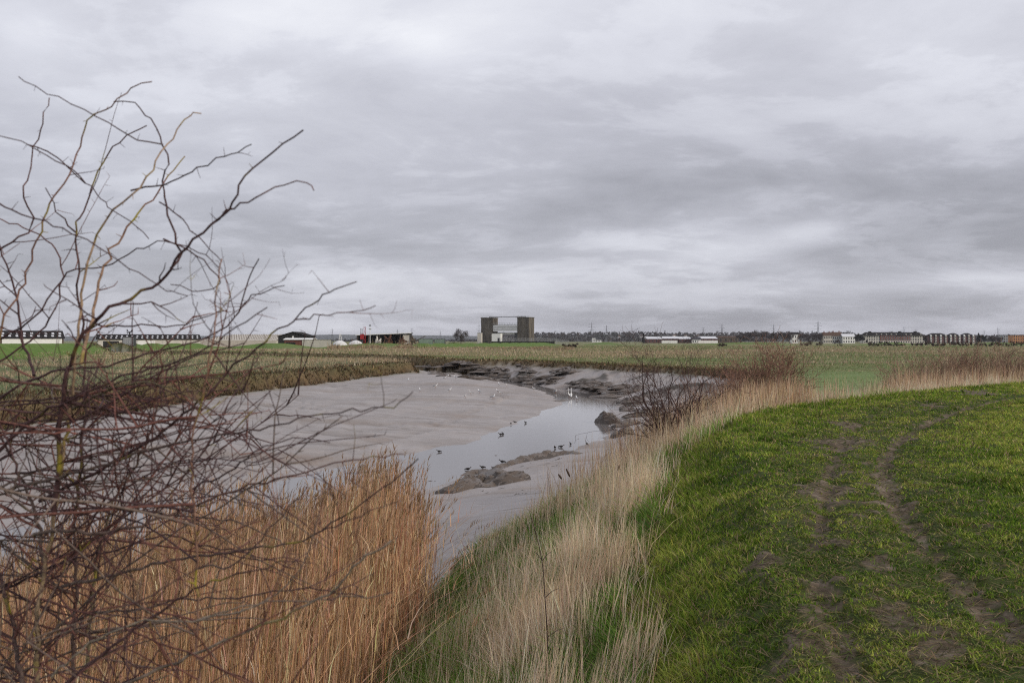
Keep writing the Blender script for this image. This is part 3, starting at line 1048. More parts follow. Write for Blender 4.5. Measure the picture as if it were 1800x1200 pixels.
# sight lines of the main branches: pixels, distance at the foot and at the tip, thickness in pixels, colours at foot and tip, twig density
BR = [
    ([(45, 1800), (58, 1300), (66, 1120), (78, 1010), (98, 905), (110, 810), (122, 720), (134, 640), (138, 590), (142, 517), (154, 462), (167, 425), (187, 383), (246, 329), (275, 283), (300, 242), (333, 204), (354, 200)], 2.75, 2.75, 27, 3, OLIVE, BUFF_SUNLIT, .8),
    ([(120, 1800), (121, 1400), (129, 1150), (134, 1033), (132, 928), (144, 800), (150, 690), (148, 600), (138, 517), (133, 408), (146, 371), (167, 317), (187, 275), (221, 237), (258, 221)], 2.95, 3.1, 19, 3, GREYB, PURPLE, .8),
    ([(-60, 1800), (-50, 1100), (-30, 760), (4, 575), (42, 496), (71, 408), (83, 371), (121, 308), (146, 242), (158, 212), (196, 183), (233, 154), (267, 144)], 2.85, 2.7, 18, 3, GREYB, (.24, .12, .085), .6),
    ([(96, 905), (110, 700), (138, 600), (196, 542), (279, 496), (317, 446), (367, 396), (408, 358), (429, 312), (479, 267), (533, 229)], 2.75, 2.45, 15, 4, PURPLE, PURPLE, .5),
    ([(367, 398), (400, 370), (450, 346), (500, 321), (537, 321), (552, 335)], 2.55, 2.35, 6, 3, PURPLE, RED, .25),
    ([(142, 640), (160, 560), (179, 483), (208, 429), (233, 387), (267, 350), (287, 321), (325, 275)], 2.8, 2.95, 10, 3, BUFF_SUNLIT, RED, .6),
    ([(33, 135), (83, 162), (167, 204), (221, 233), (287, 254)][::-1], 2.75, 2.6, 4, 2.5, PURPLE, PURPLE, .25),
    ([(300, 472), (315, 446), (300, 392), (290, 350), (287, 321), (298, 287), (287, 254), (267, 212), (237, 183), (200, 179)], 2.7, 2.8, 7, 3, PURPLE, PURPLE, .5),
    ([(230, 335), (287, 321), (346, 296), (396, 275), (442, 254)], 2.85, 2.6, 5, 3, PURPLE, PURPLE, .3),
    ([(340, 1800), (345, 1300), (346, 1138), (346, 987), (342, 901), (335, 830), (346, 735), (362, 677), (372, 610), (379, 550), (387, 475), (390, 455)], 2.6, 2.5, 15, 3, GREYB, (.25, .13, .09), .75),
    ([(70, 880), (117, 855), (218, 801), (288, 758), (350, 704), (412, 645), (465, 600), (517, 562), (558, 525), (590, 510), (627, 495)], 2.8, 2.35, 11, 3, PURPLE, PURPLE, .45),
    ([(517, 562), (555, 556), (592, 550), (630, 546), (660, 537)], 2.45, 2.3, 4, 2.5, PURPLE, RED, .25),
    ([(10, 862), (58, 848), (156, 824), (249, 793), (335, 774), (405, 762), (490, 747), (548, 731), (618, 721), (690, 716), (726, 688)], 2.85, 2.3, 11, 2.5, GREYB, PURPLE, .7),
    ([(60, 940), (100, 932), (175, 936), (249, 920), (338, 889), (412, 862), (467, 847), (556, 823), (622, 808), (710, 798)], 2.75, 2.35, 11, 2.5, GREYB, RED, .7),
    ([(110, 1030), (200, 1010), (300, 985), (420, 967), (533, 948), (583, 920), (642, 882), (700, 836), (735, 806)], 2.8, 2.35, 10, 3, GREYB, PURPLE, .7),
    ([(560, 935), (622, 910), (660, 894), (705, 880)], 2.45, 2.35, 4, 2, PURPLE, PURPLE, .4),
    ([(130, 1240), (200, 1210), (296, 1170), (362, 1142), (428, 1111), (502, 1084), (525, 1068), (580, 1041), (622, 998), (655, 970), (688, 950)], 2.6, 2.2, 11, 5, GREYB, (.30, .24, .18), .45),
    ([(60, 1250), (100, 1215), (163, 1162), (218, 1119), (280, 1076), (342, 1037), (389, 1018), (450, 1000), (530, 985)], 2.45, 2.3, 13, 3, PURPLE, PURPLE, .6),
    ([(130, 905), (190, 895), (255, 897), (300, 905), (370, 910), (440, 925), (500, 960)], 3.0, 2.7, 8, 3, PURPLE, GREYB, .6),
    ([(0, 700), (50, 672), (110, 650), (190, 640), (270, 618), (340, 600), (410, 560), (440, 480), (455, 455)], 2.9, 2.75, 8, 3, PURPLE, PURPLE, .6),
    ([(410, 560), (437, 525), (470, 512), (500, 502)], 2.8, 2.7, 4, 2.5, PURPLE, PURPLE, .3),
    ([(-20, 450), (20, 425), (60, 395), (45, 330), (60, 260), (75, 215), (87, 172)], 2.9, 2.8, 6, 3, PURPLE, RED, .45),
    ([(-20, 230), (30, 248), (70, 265), (120, 290), (150, 322)][::-1], 2.75, 2.6, 4, 2.5, PURPLE, PURPLE, .3),
    ([(-10, 800), (60, 735), (130, 700), (215, 660), (300, 640), (380, 600), (470, 540)], 2.7, 2.4, 10, 3, PURPLE, PURPLE, .55),
    ([(100, 1100), (180, 1075), (250, 1070), (330, 1050), (400, 1052), (480, 1040), (560, 1035), (640, 1048)], 2.9, 2.6, 8, 3, GREYB, PURPLE, .6),
    ([(-20, 1050), (40, 1020), (120, 985), (200, 968), (290, 940), (350, 955), (430, 972), (520, 1000)], 2.95, 2.5, 9, 3, PURPLE, PURPLE, .6),
    ([(80, 1000), (60, 900), (20, 800), (-20, 730)], 2.8, 3.0, 11, 5, GREYB, PURPLE, .8),
    ([(45, 1300), (30, 1150), (10, 1050), (-25, 960)], 2.7, 2.9, 16, 8, GREYB, PURPLE, .8),
    ([(150, 1180), (165, 1020), (190, 900), (230, 830), (262, 770), (280, 700), (300, 640)], 3.1, 3.3, 10, 4, OLIVE, PURPLE, .8),
    ([(60, 660), (40, 600), (30, 520), (-5, 420)], 2.9, 3.1, 9, 4, PURPLE, PURPLE, .7),
    ([(355, 720), (300, 690), (240, 668), (180, 650)], 2.6, 2.8, 5, 2.5, PURPLE, PURPLE, .6),
    ([(345, 1000), (420, 985), (470, 935), (510, 890), (540, 855)], 2.6, 2.45, 6, 2.5, GREYB, PURPLE, .5),
    ([(340, 860), (400, 830), (440, 800), (480, 780), (530, 770), (580, 778)], 2.6, 2.4, 6, 2.5, PURPLE, PURPLE, .5),
    ([(346, 1090), (420, 1075), (470, 1055), (520, 1010), (548, 960), (560, 900)], 2.6, 2.5, 6, 2.5, (.28, .23, .18), GREYB, .5),
    ([(90, 1190), (160, 1130), (250, 1090), (340, 1090), (450, 1060), (560, 1055), (690, 1040)], 2.4, 2.15, 7, 3, (.24, .20, .15), GREYB, .4),
    ([(125, 720), (180, 690), (240, 672), (300, 680), (345, 705), (372, 735)], 2.8, 2.6, 7, 3, OLIVE, OLIVE, .6),
    ([(143, 560), (190, 575), (250, 570), (310, 572), (350, 560), (400, 545)], 2.9, 2.8, 6, 2.5, PURPLE, PURPLE, .5),
    ([(-10, 600), (60, 560), (120, 480), (180, 470), (240, 440), (290, 425), (360, 450), (385, 470)], 2.9, 2.7, 6, 2.5, PURPLE, PURPLE, .5),
    ([(-10, 640), (40, 610), (90, 560), (110, 470), (80, 420), (40, 400), (-10, 380)], 3.0, 3.1, 6, 3, PURPLE, RED, .5),
    ([(287, 420), (330, 440), (370, 470), (388, 500), (350, 510), (300, 500)], 2.7, 2.7, 5, 2.5, PURPLE, PURPLE, .5),
    ([(280, 355), (330, 395), (390, 460)], 2.8, 2.7, 4, 2.5, PURPLE, PURPLE, .3),
    ([(133, 408), (100, 372), (80, 330)], 2.9, 2.8, 5, 2.5, PURPLE, PURPLE, .3),
    ([(-20, 345), (20, 370), (80, 390), (150, 420), (230, 470), (290, 510), (330, 520)], 2.6, 2.5, 5, 2.5, PURPLE, PURPLE, .35),
    ([(50, 255), (100, 275), (160, 330), (190, 365), (240, 400), (262, 420)], 2.9, 2.8, 4, 2.5, PURPLE, PURPLE, .3),
]


def hawthorn():
    bark = bark_mat("hawthorn_bark", .8, 70, .45)
    twm = bark_mat("hawthorn_twig", .7, 120, .0)
    gx, gy = -2.35, 2.85
    root = empty("hawthorn_bush", (gx, gy, ground_z(gx, gy)))
    tag(root, "large leafless hawthorn bush with tangled thorny branches in front of the orange reeds", "bush")
    root_inv = -np.array(root.location)

    def attach(T, name, mat, parent):
        if not T.v:
            return None
        me = T.mesh(name)
        o = link(name, me, mat, parent)
        if parent is root:
            co = np.concatenate(T.v) + root_inv
            me.vertices.foreach_set("co", co.astype(np.float32).ravel())
            me.update()
        else:
            co = np.concatenate(T.v) + root_inv
            me.vertices.foreach_set("co", co.astype(np.float32).ravel())
            me.update()
        return o
    lines = []
    for pts, d0, d1, w0, w1, c0, c1, dens in BR:
        n = len(pts)
        dd = np.linspace(d0, d1, n) + np.cumsum(R3.standard_normal(n)) * .018
        P = np.array([at(px, py, D) for (px, py), D in zip(pts, dd)])
        # shoots that start on a main stem get their own place in depth; feet below the frame reach the ground
        if pts[0][1] >= 1700:
            P[0] = (P[0][0] * .9 + gx * .1, P[0][1], ground_z(P[0][0], P[0][1]) - .06)
        Q = catmull(P, .035)
        m = len(Q)
        Q[1:-1] += R3.standard_normal((m - 2, 3)) * np.array([.0028, .006, .0028])
        t = np.linspace(0, 1, m)
        wpx = w0 + (w1 - w0) * t ** .7
        rad = wpx / F * np.interp(t, [0, 1], [d0, d1]) / 2 * .67
        col = np.array(c0)[None] * (1 - t[:, None]) + np.array(c1)[None] * t[:, None]
        thick = w0 > 9
        T = Tubes()
        T.tube(Q, rad, col, 8 if thick else 5)
        if not thick or True:
            for k in range(1, m - 1):                          # nodes and thorns on the branch itself
                if R3.random() < .30 and rad[k] < .006:
                    a = unit(np.cross(Q[k + 1] - Q[k - 1], R3.standard_normal(3)))
                    e = Q[k] + a * (.010 + .022 * R3.random())
                    T.tube([Q[k], (Q[k] + e) / 2, e], [rad[k] * .6, rad[k] * .4, .0006], col[k], 3)
        TT = T
        for k in range(3, m - 1):
            py = HY - (Q[k][2] - CZ) * F / Q[k][1]
            low = smooth(np.array((py - 300) / 380.0)).item()
            if R3.random() < dens * (.13 + .26 * low):
                tang = unit(Q[min(k + 1, m - 1)] - Q[k - 1])
                a = unit(np.cross(tang, R3.standard_normal(3)))
                dr = unit(a + tang * (.3 + .6 * R3.random()) + np.array([.10, 0, .12]))
                L_ = (.05 + .17 * R3.random() ** 1.5) * (.6 + .8 * low)
                cc = np.array(PURPLE) * (.8 + .6 * R3.random()) if R3.random() < .72 else np.array(RED) * (.6 + .7 * R3.random())
                if low < .45 and py < 215:
                    continue
                if low < .45 and R3.random() < .6:       # long fine whips high in the bush
                    twig(TT, Q[k], unit(tang * .8 + a * .7 + np.array([.05, 0, .25])), .12 + .24 * R3.random(), min(rad[k] * .6, .0019), cc, 1 if R3.random() < .4 else 0, .03, .16, .01, .6)
                    continue
                twig(TT, Q[k], dr, L_, min(rad[k] * .7, .0018 + .0011 * low), cc, 1 if R3.random() < .35 + .5 * low else 0)
        attach(T, "stem" if pts[0][1] >= 1700 else "branch", bark if thick else twm, root)
        lines.append((Q, rad, low))
    # tangle of long thin shoots among the lower stems
    for b in range(98):
        Q, rad, _ = lines[int(R3.choice([0, 0, 1, 1, 2, 9, 3, 26, 27, 28, 28]))]
        T = Tubes()
        for _try in range(40):
            k = int(R3.integers(4, len(Q) - 2))
            py = HY - (Q[k][2] - CZ) * F / Q[k][1]
            if 660 < py < 1330:
                break
        px = CX + Q[k][0] * F / Q[k][1]
        for _try in range(60):
            ang = R3.normal(.36, .36)
            sgn = 1 if R3.random() < (.70 if px < 250 else .5) else -1
            dr = np.array([sgn * math.cos(ang), R3.normal(0, .42), math.sin(ang)])
            L_ = .45 + .75 * R3.random()
            e = Q[k] + unit(dr) * L_
            epx, epy = CX + e[0] * F / e[1], HY - (e[2] - CZ) * F / e[1]
            if epy > 560 and epx < 540:
                break
        else:
            continue
        cc = (np.array(PURPLE) if R3.random() < .5 else np.array(GREYB) if R3.random() < .5 else np.array(RED)) * (.75 + .6 * R3.random())
        twig(T, Q[k], dr, L_, .0024 + .0019 * R3.random(), cc, 1 if b % 3 else 2, .05, .17, -.004, .6)
        attach(T, "branch", twm, root)


def grow(T, p, d, length, r, level, prm):
    n = max(3, int(length / prm['seg']))
    pts, rr = [p], [r]
    d = unit(d)
    for k in range(n):
        d = unit(d + prm['kink'] * R3.standard_normal(3) * .5 + np.array([0, 0, prm['up']]))
        pts.append(pts[-1] + d * length / n)
        rr.append(r * (1 - .62 * (k + 1) / n))
        if level > 0 and k >= prm.get('bare', 1) - (level < prm['levels']) and R3.random() < prm['split']:
            a = unit(np.cross(d, R3.standard_normal(3)))
            grow(T, pts[-1], unit(a * prm['open'] + d), length * (.35 + .4 * R3.random()) * (1 - .45 * k / n), rr[-1] * .62, level - 1, prm)
    c = prm['cols'][int(R3.integers(len(prm['cols'])))]
    T.tube(pts, np.maximum(rr, prm['rmin']), np.array(c) * (.75 + .5 * R3.random()), 5 if level == prm['levels'] else 3)


def shrub(name, label, cat, base, height, spread, nst, prm, group=None, mat=None, tilt=(0, 0), two=True, depth_spread=None):
    root = empty(name, base)
    tag(root, label, cat, group)
    stems, tw = Tubes(), Tubes()
    for s in range(nst):
        a = R3.random() * 6.28
        off = np.array([math.cos(a), math.sin(a), 0]) * R3.random() ** .7
        sp = np.array([spread, depth_spread or spread, 1])
        d = np.array([tilt[0], tilt[1], 1.0]) + off * sp * prm.get('flare', .8) / height
        p0 = off * sp * prm.get('foot', .25)
        p0[2] = ground_z(base[0] + p0[0], base[1] + p0[1]) - base[2] - .05
        L_ = height * (.55 + .45 * R3.random())
        r = prm['r'] * (.6 + .6 * R3.random())
        n = max(4, int(L_ / prm['seg']))
        pts, rr, dd = [p0], [r], unit(d)
        for k in range(n):
            dd = unit(dd + prm['kink'] * .4 * R3.standard_normal(3) + np.array([0, 0, prm['up']]))
            pts.append(pts[-1] + dd * L_ / n)
            rr.append(r * (1 - .65 * (k + 1) / n))
            if k >= prm.get('bare', 1) and R3.random() < prm['split']:
                q = unit(np.cross(dd, R3.standard_normal(3)))
                grow(tw, pts[-1], unit(q * prm['open'] + dd), L_ * (.25 + .3 * R3.random()) * (1 - .3 * k / n), rr[-1] * .6, prm['levels'] - 1, prm)
        stems.tube(pts, np.maximum(rr, prm['rmin']), np.array(prm['cols'][int(R3.integers(len(prm['cols'])))]) * (.75 + .5 * R3.random()), 6)
    link("stems", stems.mesh("stems"), mat, root)
    if tw.v:
        link("twigs", tw.mesh("twigs"), mat, root)
    return root


def gbase(px, py, Y):
    X = (px - CX) / F * Y
    return (X, Y, ground_z(X, Y))


def shrubs():
    mat = bark_mat("shrub_bark", .8, 30)
    P1 = dict(seg=.12, kink=.42, up=.02, split=.46, open=.95, levels=3, r=.017, rmin=.0026, cols=[PURPLE, (.06, .035, .03), (.085, .05, .04)], flare=1.15, foot=.18, bare=1)
    shrub("thorn_bush", "dark leafless thorn bush hanging over the mud at the slope edge", "bush", gbase(1190, 770, 22.5), 2.6, 1.75, 34, P1, mat=mat, tilt=(-.30, 0))
    P1b = dict(P1, split=.3, levels=2)
    P2 = dict(seg=.12, kink=.30, up=.05, split=.72, open=.7, levels=3, r=.010, rmin=.0042, cols=[(.20, .105, .075), (.25, .14, .10), (.15, .08, .062), (.30, .19, .13)], flare=.55, foot=.55, bare=2)
    shrub("bramble_thicket", "dense reddish brown leafless thicket standing in dry grass beside the path", "bush", gbase(1345, 712, 26.5), 1.95, 1.45, 90, P2, mat=mat)
    shrub("low_thicket", "low reddish brown twiggy shrub between thorn bush and taller thicket", "bush", gbase(1275, 715, 25.0), 1.45, 1.0, 44, dict(P2, r=.008), mat=mat)
    # row of shrubs on the far side of the bend
    rows = [(1492, 37, .75, "small sparse leafless shrub at the near end of the shrub row"), (1545, 38, .95, "thin upright leafless shrub in dry reeds near the gap in the row"),
            (1592, 39.5, 1.15, "straggly leafless shrub second from the gap in the row"), (1640, 40.5, 1.3, "reddish leafless shrub in the thick part of the row"),
            (1688, 41.5, 1.45, "tallest leafless shrub of the row behind the path bend"), (1736, 42.5, 1.4, "dense brown leafless shrub beside the tallest one in the row"),
            (1784, 43.5, 1.35, "brown leafless shrub of the row at the edge of the photo"), (1832, 45, 1.3, "brown leafless shrub of the row partly outside the photo")]
    P3 = dict(P2, seg=.16, r=.011, rmin=.0055, split=.6, levels=2, cols=[(.20, .12, .085), (.27, .17, .12), (.16, .095, .075), (.34, .23, .16)], foot=.8, flare=.4)
    for k, (px, Y, h, lab) in enumerate(rows):
        shrub("bare_shrub", lab, "bush", gbase(px, 690, Y), h * 1.8, .45 if k == 0 else .75, 16 if k < 2 else 90, P3, "row of leafless shrubs beyond the path bend", mat)
    # dark bush on the creek edge behind the thorn bush
    P4 = dict(P2, seg=.2, cols=[(.03, .022, .014), (.06, .045, .02), (.05, .05, .02)], rmin=.02, r=.02, split=.6, levels=2, open=1.0, flare=.9)
    shrub("creek_bush", "dark olive low bush on the creek edge behind the thorn bush", "bush", gbase(1262, 690, 66), 1.3, 1.9, 60, P4, mat=mat)
    P5 = dict(P1, seg=.07, r=.006, rmin=.004, split=.7, cols=[(.022, .016, .014), (.04, .03, .02)])
    shrub("dark_bramble", "small dark bramble clump at the right foot of the thicket", "bush", gbase(1425, 705, 29.5), .34, .30, 30, P5, mat=mat)
    # dead stalk standing in front
    T = Tubes()
    p = np.array([(962, 1230), (962, 1120), (958, 1050), (953, 985), (940, 930), (932, 905)], float)
    Y = 5.6
    pts = np.array([at(a, b, Y) for a, b in p])
    z0 = ground_z(pts[0][0], Y)
    T2 = Tubes()
    pts = np.vstack([[pts[0][0], Y, z0 - .03], pts])
    T2.tube(catmull(pts, .06), np.linspace(.0055, .0022, len(catmull(pts, .06))), (.05, .03, .025), 5)
    for a, b in ((2, .10), (3, .08), (4, .06), (4, -.05), (5, .04)):
        T2.tube([pts[a], pts[a] + np.array([b * .5, .01, .035]), pts[a] + np.array([b, .02, .05])], [.0022, .0018, .001], (.05, .03, .025), 4)
    tag(link("dead_stalk", T2.mesh("dead_stalk"), mat), "thin dark dead stalk standing upright in the dry grass near the path", "plant")
    # pale leaning reed feather beside it
    # two bulrushes at the silhouette of the slope
    cm = pbr("bulrush_brown", (.07, .045, .03), .9, .3, 60)
    for (px, py, dx, lab, hh) in ((1002, 838, -14, "dark bulrush head leaning left at the rim of the slope", .17), (988, 842, -22, "smaller bulrush head leaning far left at the rim of the slope", .12), (1085, 828, 12, "dark bulrush head leaning right at the rim of the slope", .14)):
        Y = 17.5
        a = np.array(at(px, py, Y))
        b = np.array(at(px + dx, py - 30, Y))
        zg = ground_z(a[0], Y)
        r = empty("bulrush", (a[0], Y, zg))
        tag(r, lab, "bulrush", "bulrushes at the rim of the slope")
        q = np.array([0, 0, -.03]), a - np.array([a[0], Y, zg])
        T = Tubes()
        T.tube([q[0], q[1] * .5 + np.array([.01, 0, 0]), q[1]], .004, (.3, .2, .1), 5)
        link("stalk", T.mesh("stalk"), mat, r)
        T = Tubes()
        u = unit(b - a)
        T.tube([q[1], q[1] + u * .02, q[1] + u * hh * .5, q[1] + u * (hh - .02), q[1] + u * hh], [.004, .016, .019, .015, .003], (.07, .04, .025), 8)
        link("head", T.mesh("head"), cm, r)


hawthorn()
shrubs()
# ------------------------------------------------------------------ buildings, trees, pylons and hills across the marsh
M = {}
M['concrete'] = pbr("stained_concrete", (.075, .067, .06), .95, .5, .35, .05, .3, streak=True, col2=(.19, .168, .142))
M['steel_white'] = pbr("white_steel", (.72, .72, .72), .5, .08, 2)
M['steel_dark'] = pbr("dark_steel", (.04, .042, .045), .6, .3, 2)
M['steel_grey'] = pbr("grey_steel", (.30, .31, .32), .5, .2, 2)
M['white'] = pbr("white_paint", (.78, .78, .76), .6, .08, 1.2)
M['cream'] = pbr("cream_sheet", (.50, .46, .40), .5, .15, .6)
M['pale'] = pbr("pale_render", (.55, .52, .47), .8, .12, .5)
M['roof_dark'] = pbr("dark_roof", (.028, .026, .026), .95, .35, .8, .03)
M['roof_slate'] = pbr("slate_roof", (.06, .058, .066), .95, .3, .8, .03)
M['roof_brown'] = pbr("brown_roof", (.10, .065, .05), .95, .3, .8, .03)
M['timber'] = pbr("weathered_boards", (.11, .085, .065), .9, .3, 1.5, streak=True)
M['black'] = pbr("black_boards", (.018, .018, .018), .8, .3, 1.5)
M['brick'] = pbr("red_brick", (.17, .062, .048), .9, .25, 1.2)
M['brick_dark'] = pbr("dark_brick", (.10, .045, .042), .9, .25, 1.2)
M['orange'] = pbr("orange_render", (.42, .20, .09), .85, .1, .6)
M['glass'] = pbr("window_glass", (.02, .024, .03), .1, 0, 1, .5)
M['skylight'] = pbr("skylight_sheet", (.62, .63, .66), .5, .05, 1)
M['green'] = pbr("green_container", (.24, .31, .255), .6, .2, .8)
M['red'] = pbr("red_paint", (.30, .02, .025), .5, .15, 1)
M['rust'] = pbr("rusty_junk", (.11, .05, .03), .9, .5, 1.3)
M['tarp'] = pbr("white_sheet", (.62, .62, .62), .5, .06, .5, bump=.3)
M['pylon'] = pbr("galvanised_lattice", (.14, .145, .16), .7, .1, .2)


def px_x(px, Y):
    return (px - CX) / F * Y


def px_z(py, Y):
    return CZ - (py - HY) / F * Y


def part(name, mb, mat, parent, **k):
    return mb.build(name, mat, parent, **k)


def zg(X, Y):
    return ground_z(X, Y)


# ---- the flood barrier
def barrier():
    Y = 690.0
    X0, X1 = px_x(846, Y), px_x(938, Y)
    zb = 3.6
    th = math.radians(-25)
    root = empty("flood_barrier", ((X0 + X1) / 2, Y, zb), th)
    tag(root, "concrete flood barrier with two tall towers and white gates hung between them", "flood barrier")
    top = px_z(559, Y) - zb
    L2 = 14.3                                  # half distance between tower centres
    w, dp = 4.6, 4.4
    for s in (-1, 1):
        b = MB()
        b.box(s * L2 - w, s * L2 + w, -dp, dp, -2, top)
        b.box(s * L2 - w - .25, s * L2 + w + .25, -dp - .25, dp + .25, top + .002, top + .5)
        # shallow vertical recess ribs cast into the faces
        for u in (-w + .5, w - .9):
            b.box(s * L2 + u, s * L2 + u + .4, -dp - .14, -dp - .002, 0, top - .6)
        t = part("tower", b, M['concrete'], root)
        d = MB()
        d.box(s * L2 - .6, s * L2 + .6, -dp - .06, -dp - .003, .1, 2.4)
        part("door", d, M['steel_dark'], t)
        h = MB()
        for k in range(9):
            h.box(s * L2 - w + k * 1.1, s * L2 - w + k * 1.1 + .07, -dp, -dp + .07, top + .5, top + 1.5)
        h.box(s * L2 - w, s * L2 + w, -dp - .003, -dp + .08, top + 1.5, top + 1.58)
        part("railing", h, M['steel_grey'], t)
    g0, g1 = -L2 + w + .05, L2 - w - .05
    for k, (za, zc, mt) in enumerate(((px_z(574.6, Y) - zb, px_z(571.5, Y) - zb, 'steel_white'), (px_z(578.4, Y) - zb, px_z(575.6, Y) - zb, 'steel_white'), (px_z(582.2, Y) - zb, px_z(579.4, Y) - zb, 'steel_white'))):
        b = MB()
        b.box(g0, g1, -dp + .6, -dp + 2.0, za, zc)
        part("gate_beam", b, M[mt], root)
    b = MB()
    b.box(g0, g1, -dp + 1.2, -dp + 1.7, px_z(582, Y) - zb, px_z(571.5, Y) - zb + .2)
    part("gate_skin", b, M['steel_grey'], root)
    b = MB()
    b.box(g0, g1, dp - 1.6, dp - .9, px_z(588, Y) - zb, px_z(584, Y) - zb)
    part("lower_gate", b, M['steel_white'], root)
    b = MB()
    b.box(g0, g1, -dp + .7, -dp + 2.2, px_z(570.5, Y) - zb, px_z(570, Y) - zb)
    for k in range(16):
        x = g0 + (g1 - g0) * k / 15
        b.box(x - .05, x + .05, -dp + .75, -dp + .85, px_z(570, Y) - zb + .002, px_z(567.5, Y) - zb)
    b.box(g0, g1, -dp + .74, -dp + .86, px_z(567.5, Y) - zb + .002, px_z(567.2, Y) - zb)
    part("walkway", b, M['steel_grey'], root)
    b = MB()
    b.obox((-L2, 0, top + .9), (L2, 0, top + .9), .35, .35)
    for x in (-L2, -L2 / 3, L2 / 3, L2):
        b.box(x - .12, x + .12, -.12, .12, top + (.3 if abs(x) > 10 else .7), top + 1.3)
    part("top_beam", b, M['steel_dark'], root)
    b = MB()
    b.box(L2 - w - 2.2, L2 - w - .3, -dp + .3, dp - .4, -1, px_z(585, Y) - zb)
    part("gate_pier", b, M['steel_dark'], root)

    # white gatehouse and neighbours
    def hut(name, label, px0, px1, y0, y1, Y, mat, dep, roof=None, door=True, rz=-.25):
        xa, xb = px_x(px0, Y), px_x(px1, Y)
        xc, hw = (xa + xb) / 2, (xb - xa) / 2
        z0 = min(zg(xc, Y), px_z(y1, Y))
        r = empty(name, (xc, Y, z0), rz)
        tag(r, label, "hut")
        b = MB()
        ht = px_z(y0, Y) - z0
        b.box(-hw, hw, 0, dep, 0, ht)
        part("wall", b, mat, r)
        b = MB()
        b.box(-hw - .12, hw + .12, -.15, dep + .15, ht + .002, ht + .16)
        part("roof", b, M['steel_grey'], r)
        if door:
            b = MB()
            b.box(hw * .35, hw * .8, -.05, -.003, ht * .25, ht * .62)
            part("window", b, M['glass'], r)
            b = MB()
            b.box(-hw * .65, -hw * .2, -.05, -.003, .02, min(2.1, ht * .7))
            part("door", b, M['steel_grey'], r)
        return r
    hut("gate_hut", "white square hut in front of the left barrier tower", 864, 880, 586, 602, 672, M['white'], 5)
    hut("pump_kiosk", "narrow pale kiosk close beside the left barrier tower", 839, 846, 585, 601, 684, M['pale'], 3, door=False)
    # palisade fence and low dark wall
    r = empty("palisade_fence", (px_x(940, 655), 655, zg(px_x(940, 655), 655)))
    tag(r, "pale grey palisade fence running in front of the flood barrier", "fence")
    b = MB()
    p = MB()
    L_ = px_x(1000, 655) - px_x(880, 655)
    zt = px_z(593.5, 655) - r.location.z
    n = int(L_ / .5)
    for k in range(n):
        x = -L_ / 2 + L_ * k / (n - 1)
        zz = zt * (1 - .35 * max(0, x / L_ * 2) ** 2)
        b.box(x - .07, x + .07, -.02, .02, 0, zz)
    for k in range(12):
        x = -L_ / 2 + L_ * k / 11
        p = MB()
        p.box(x - .09, x + .09, .025, .2, -1, zt * (1 - .35 * max(0, x / L_ * 2) ** 2) * .97)
        part("post", p, M['steel_grey'], r)
    part("palings", b, M['steel_grey'], r)
    xa, xb, Yw = px_x(864, 640), px_x(975, 640), 640
    r = MB()
    z0 = zg((xa + xb) / 2, Yw)
    r.box(xa, xb, Yw, Yw + .5, z0 - 2, px_z(600.2, Yw))
    r.box(xa, xb, Yw - .05, Yw + .55, px_z(600.2, Yw) + .002, px_z(599.8, Yw))
    tag(r.build("low_wall", M['black']), "low dark wall along the foot of the flood barrier", "wall")


barrier()


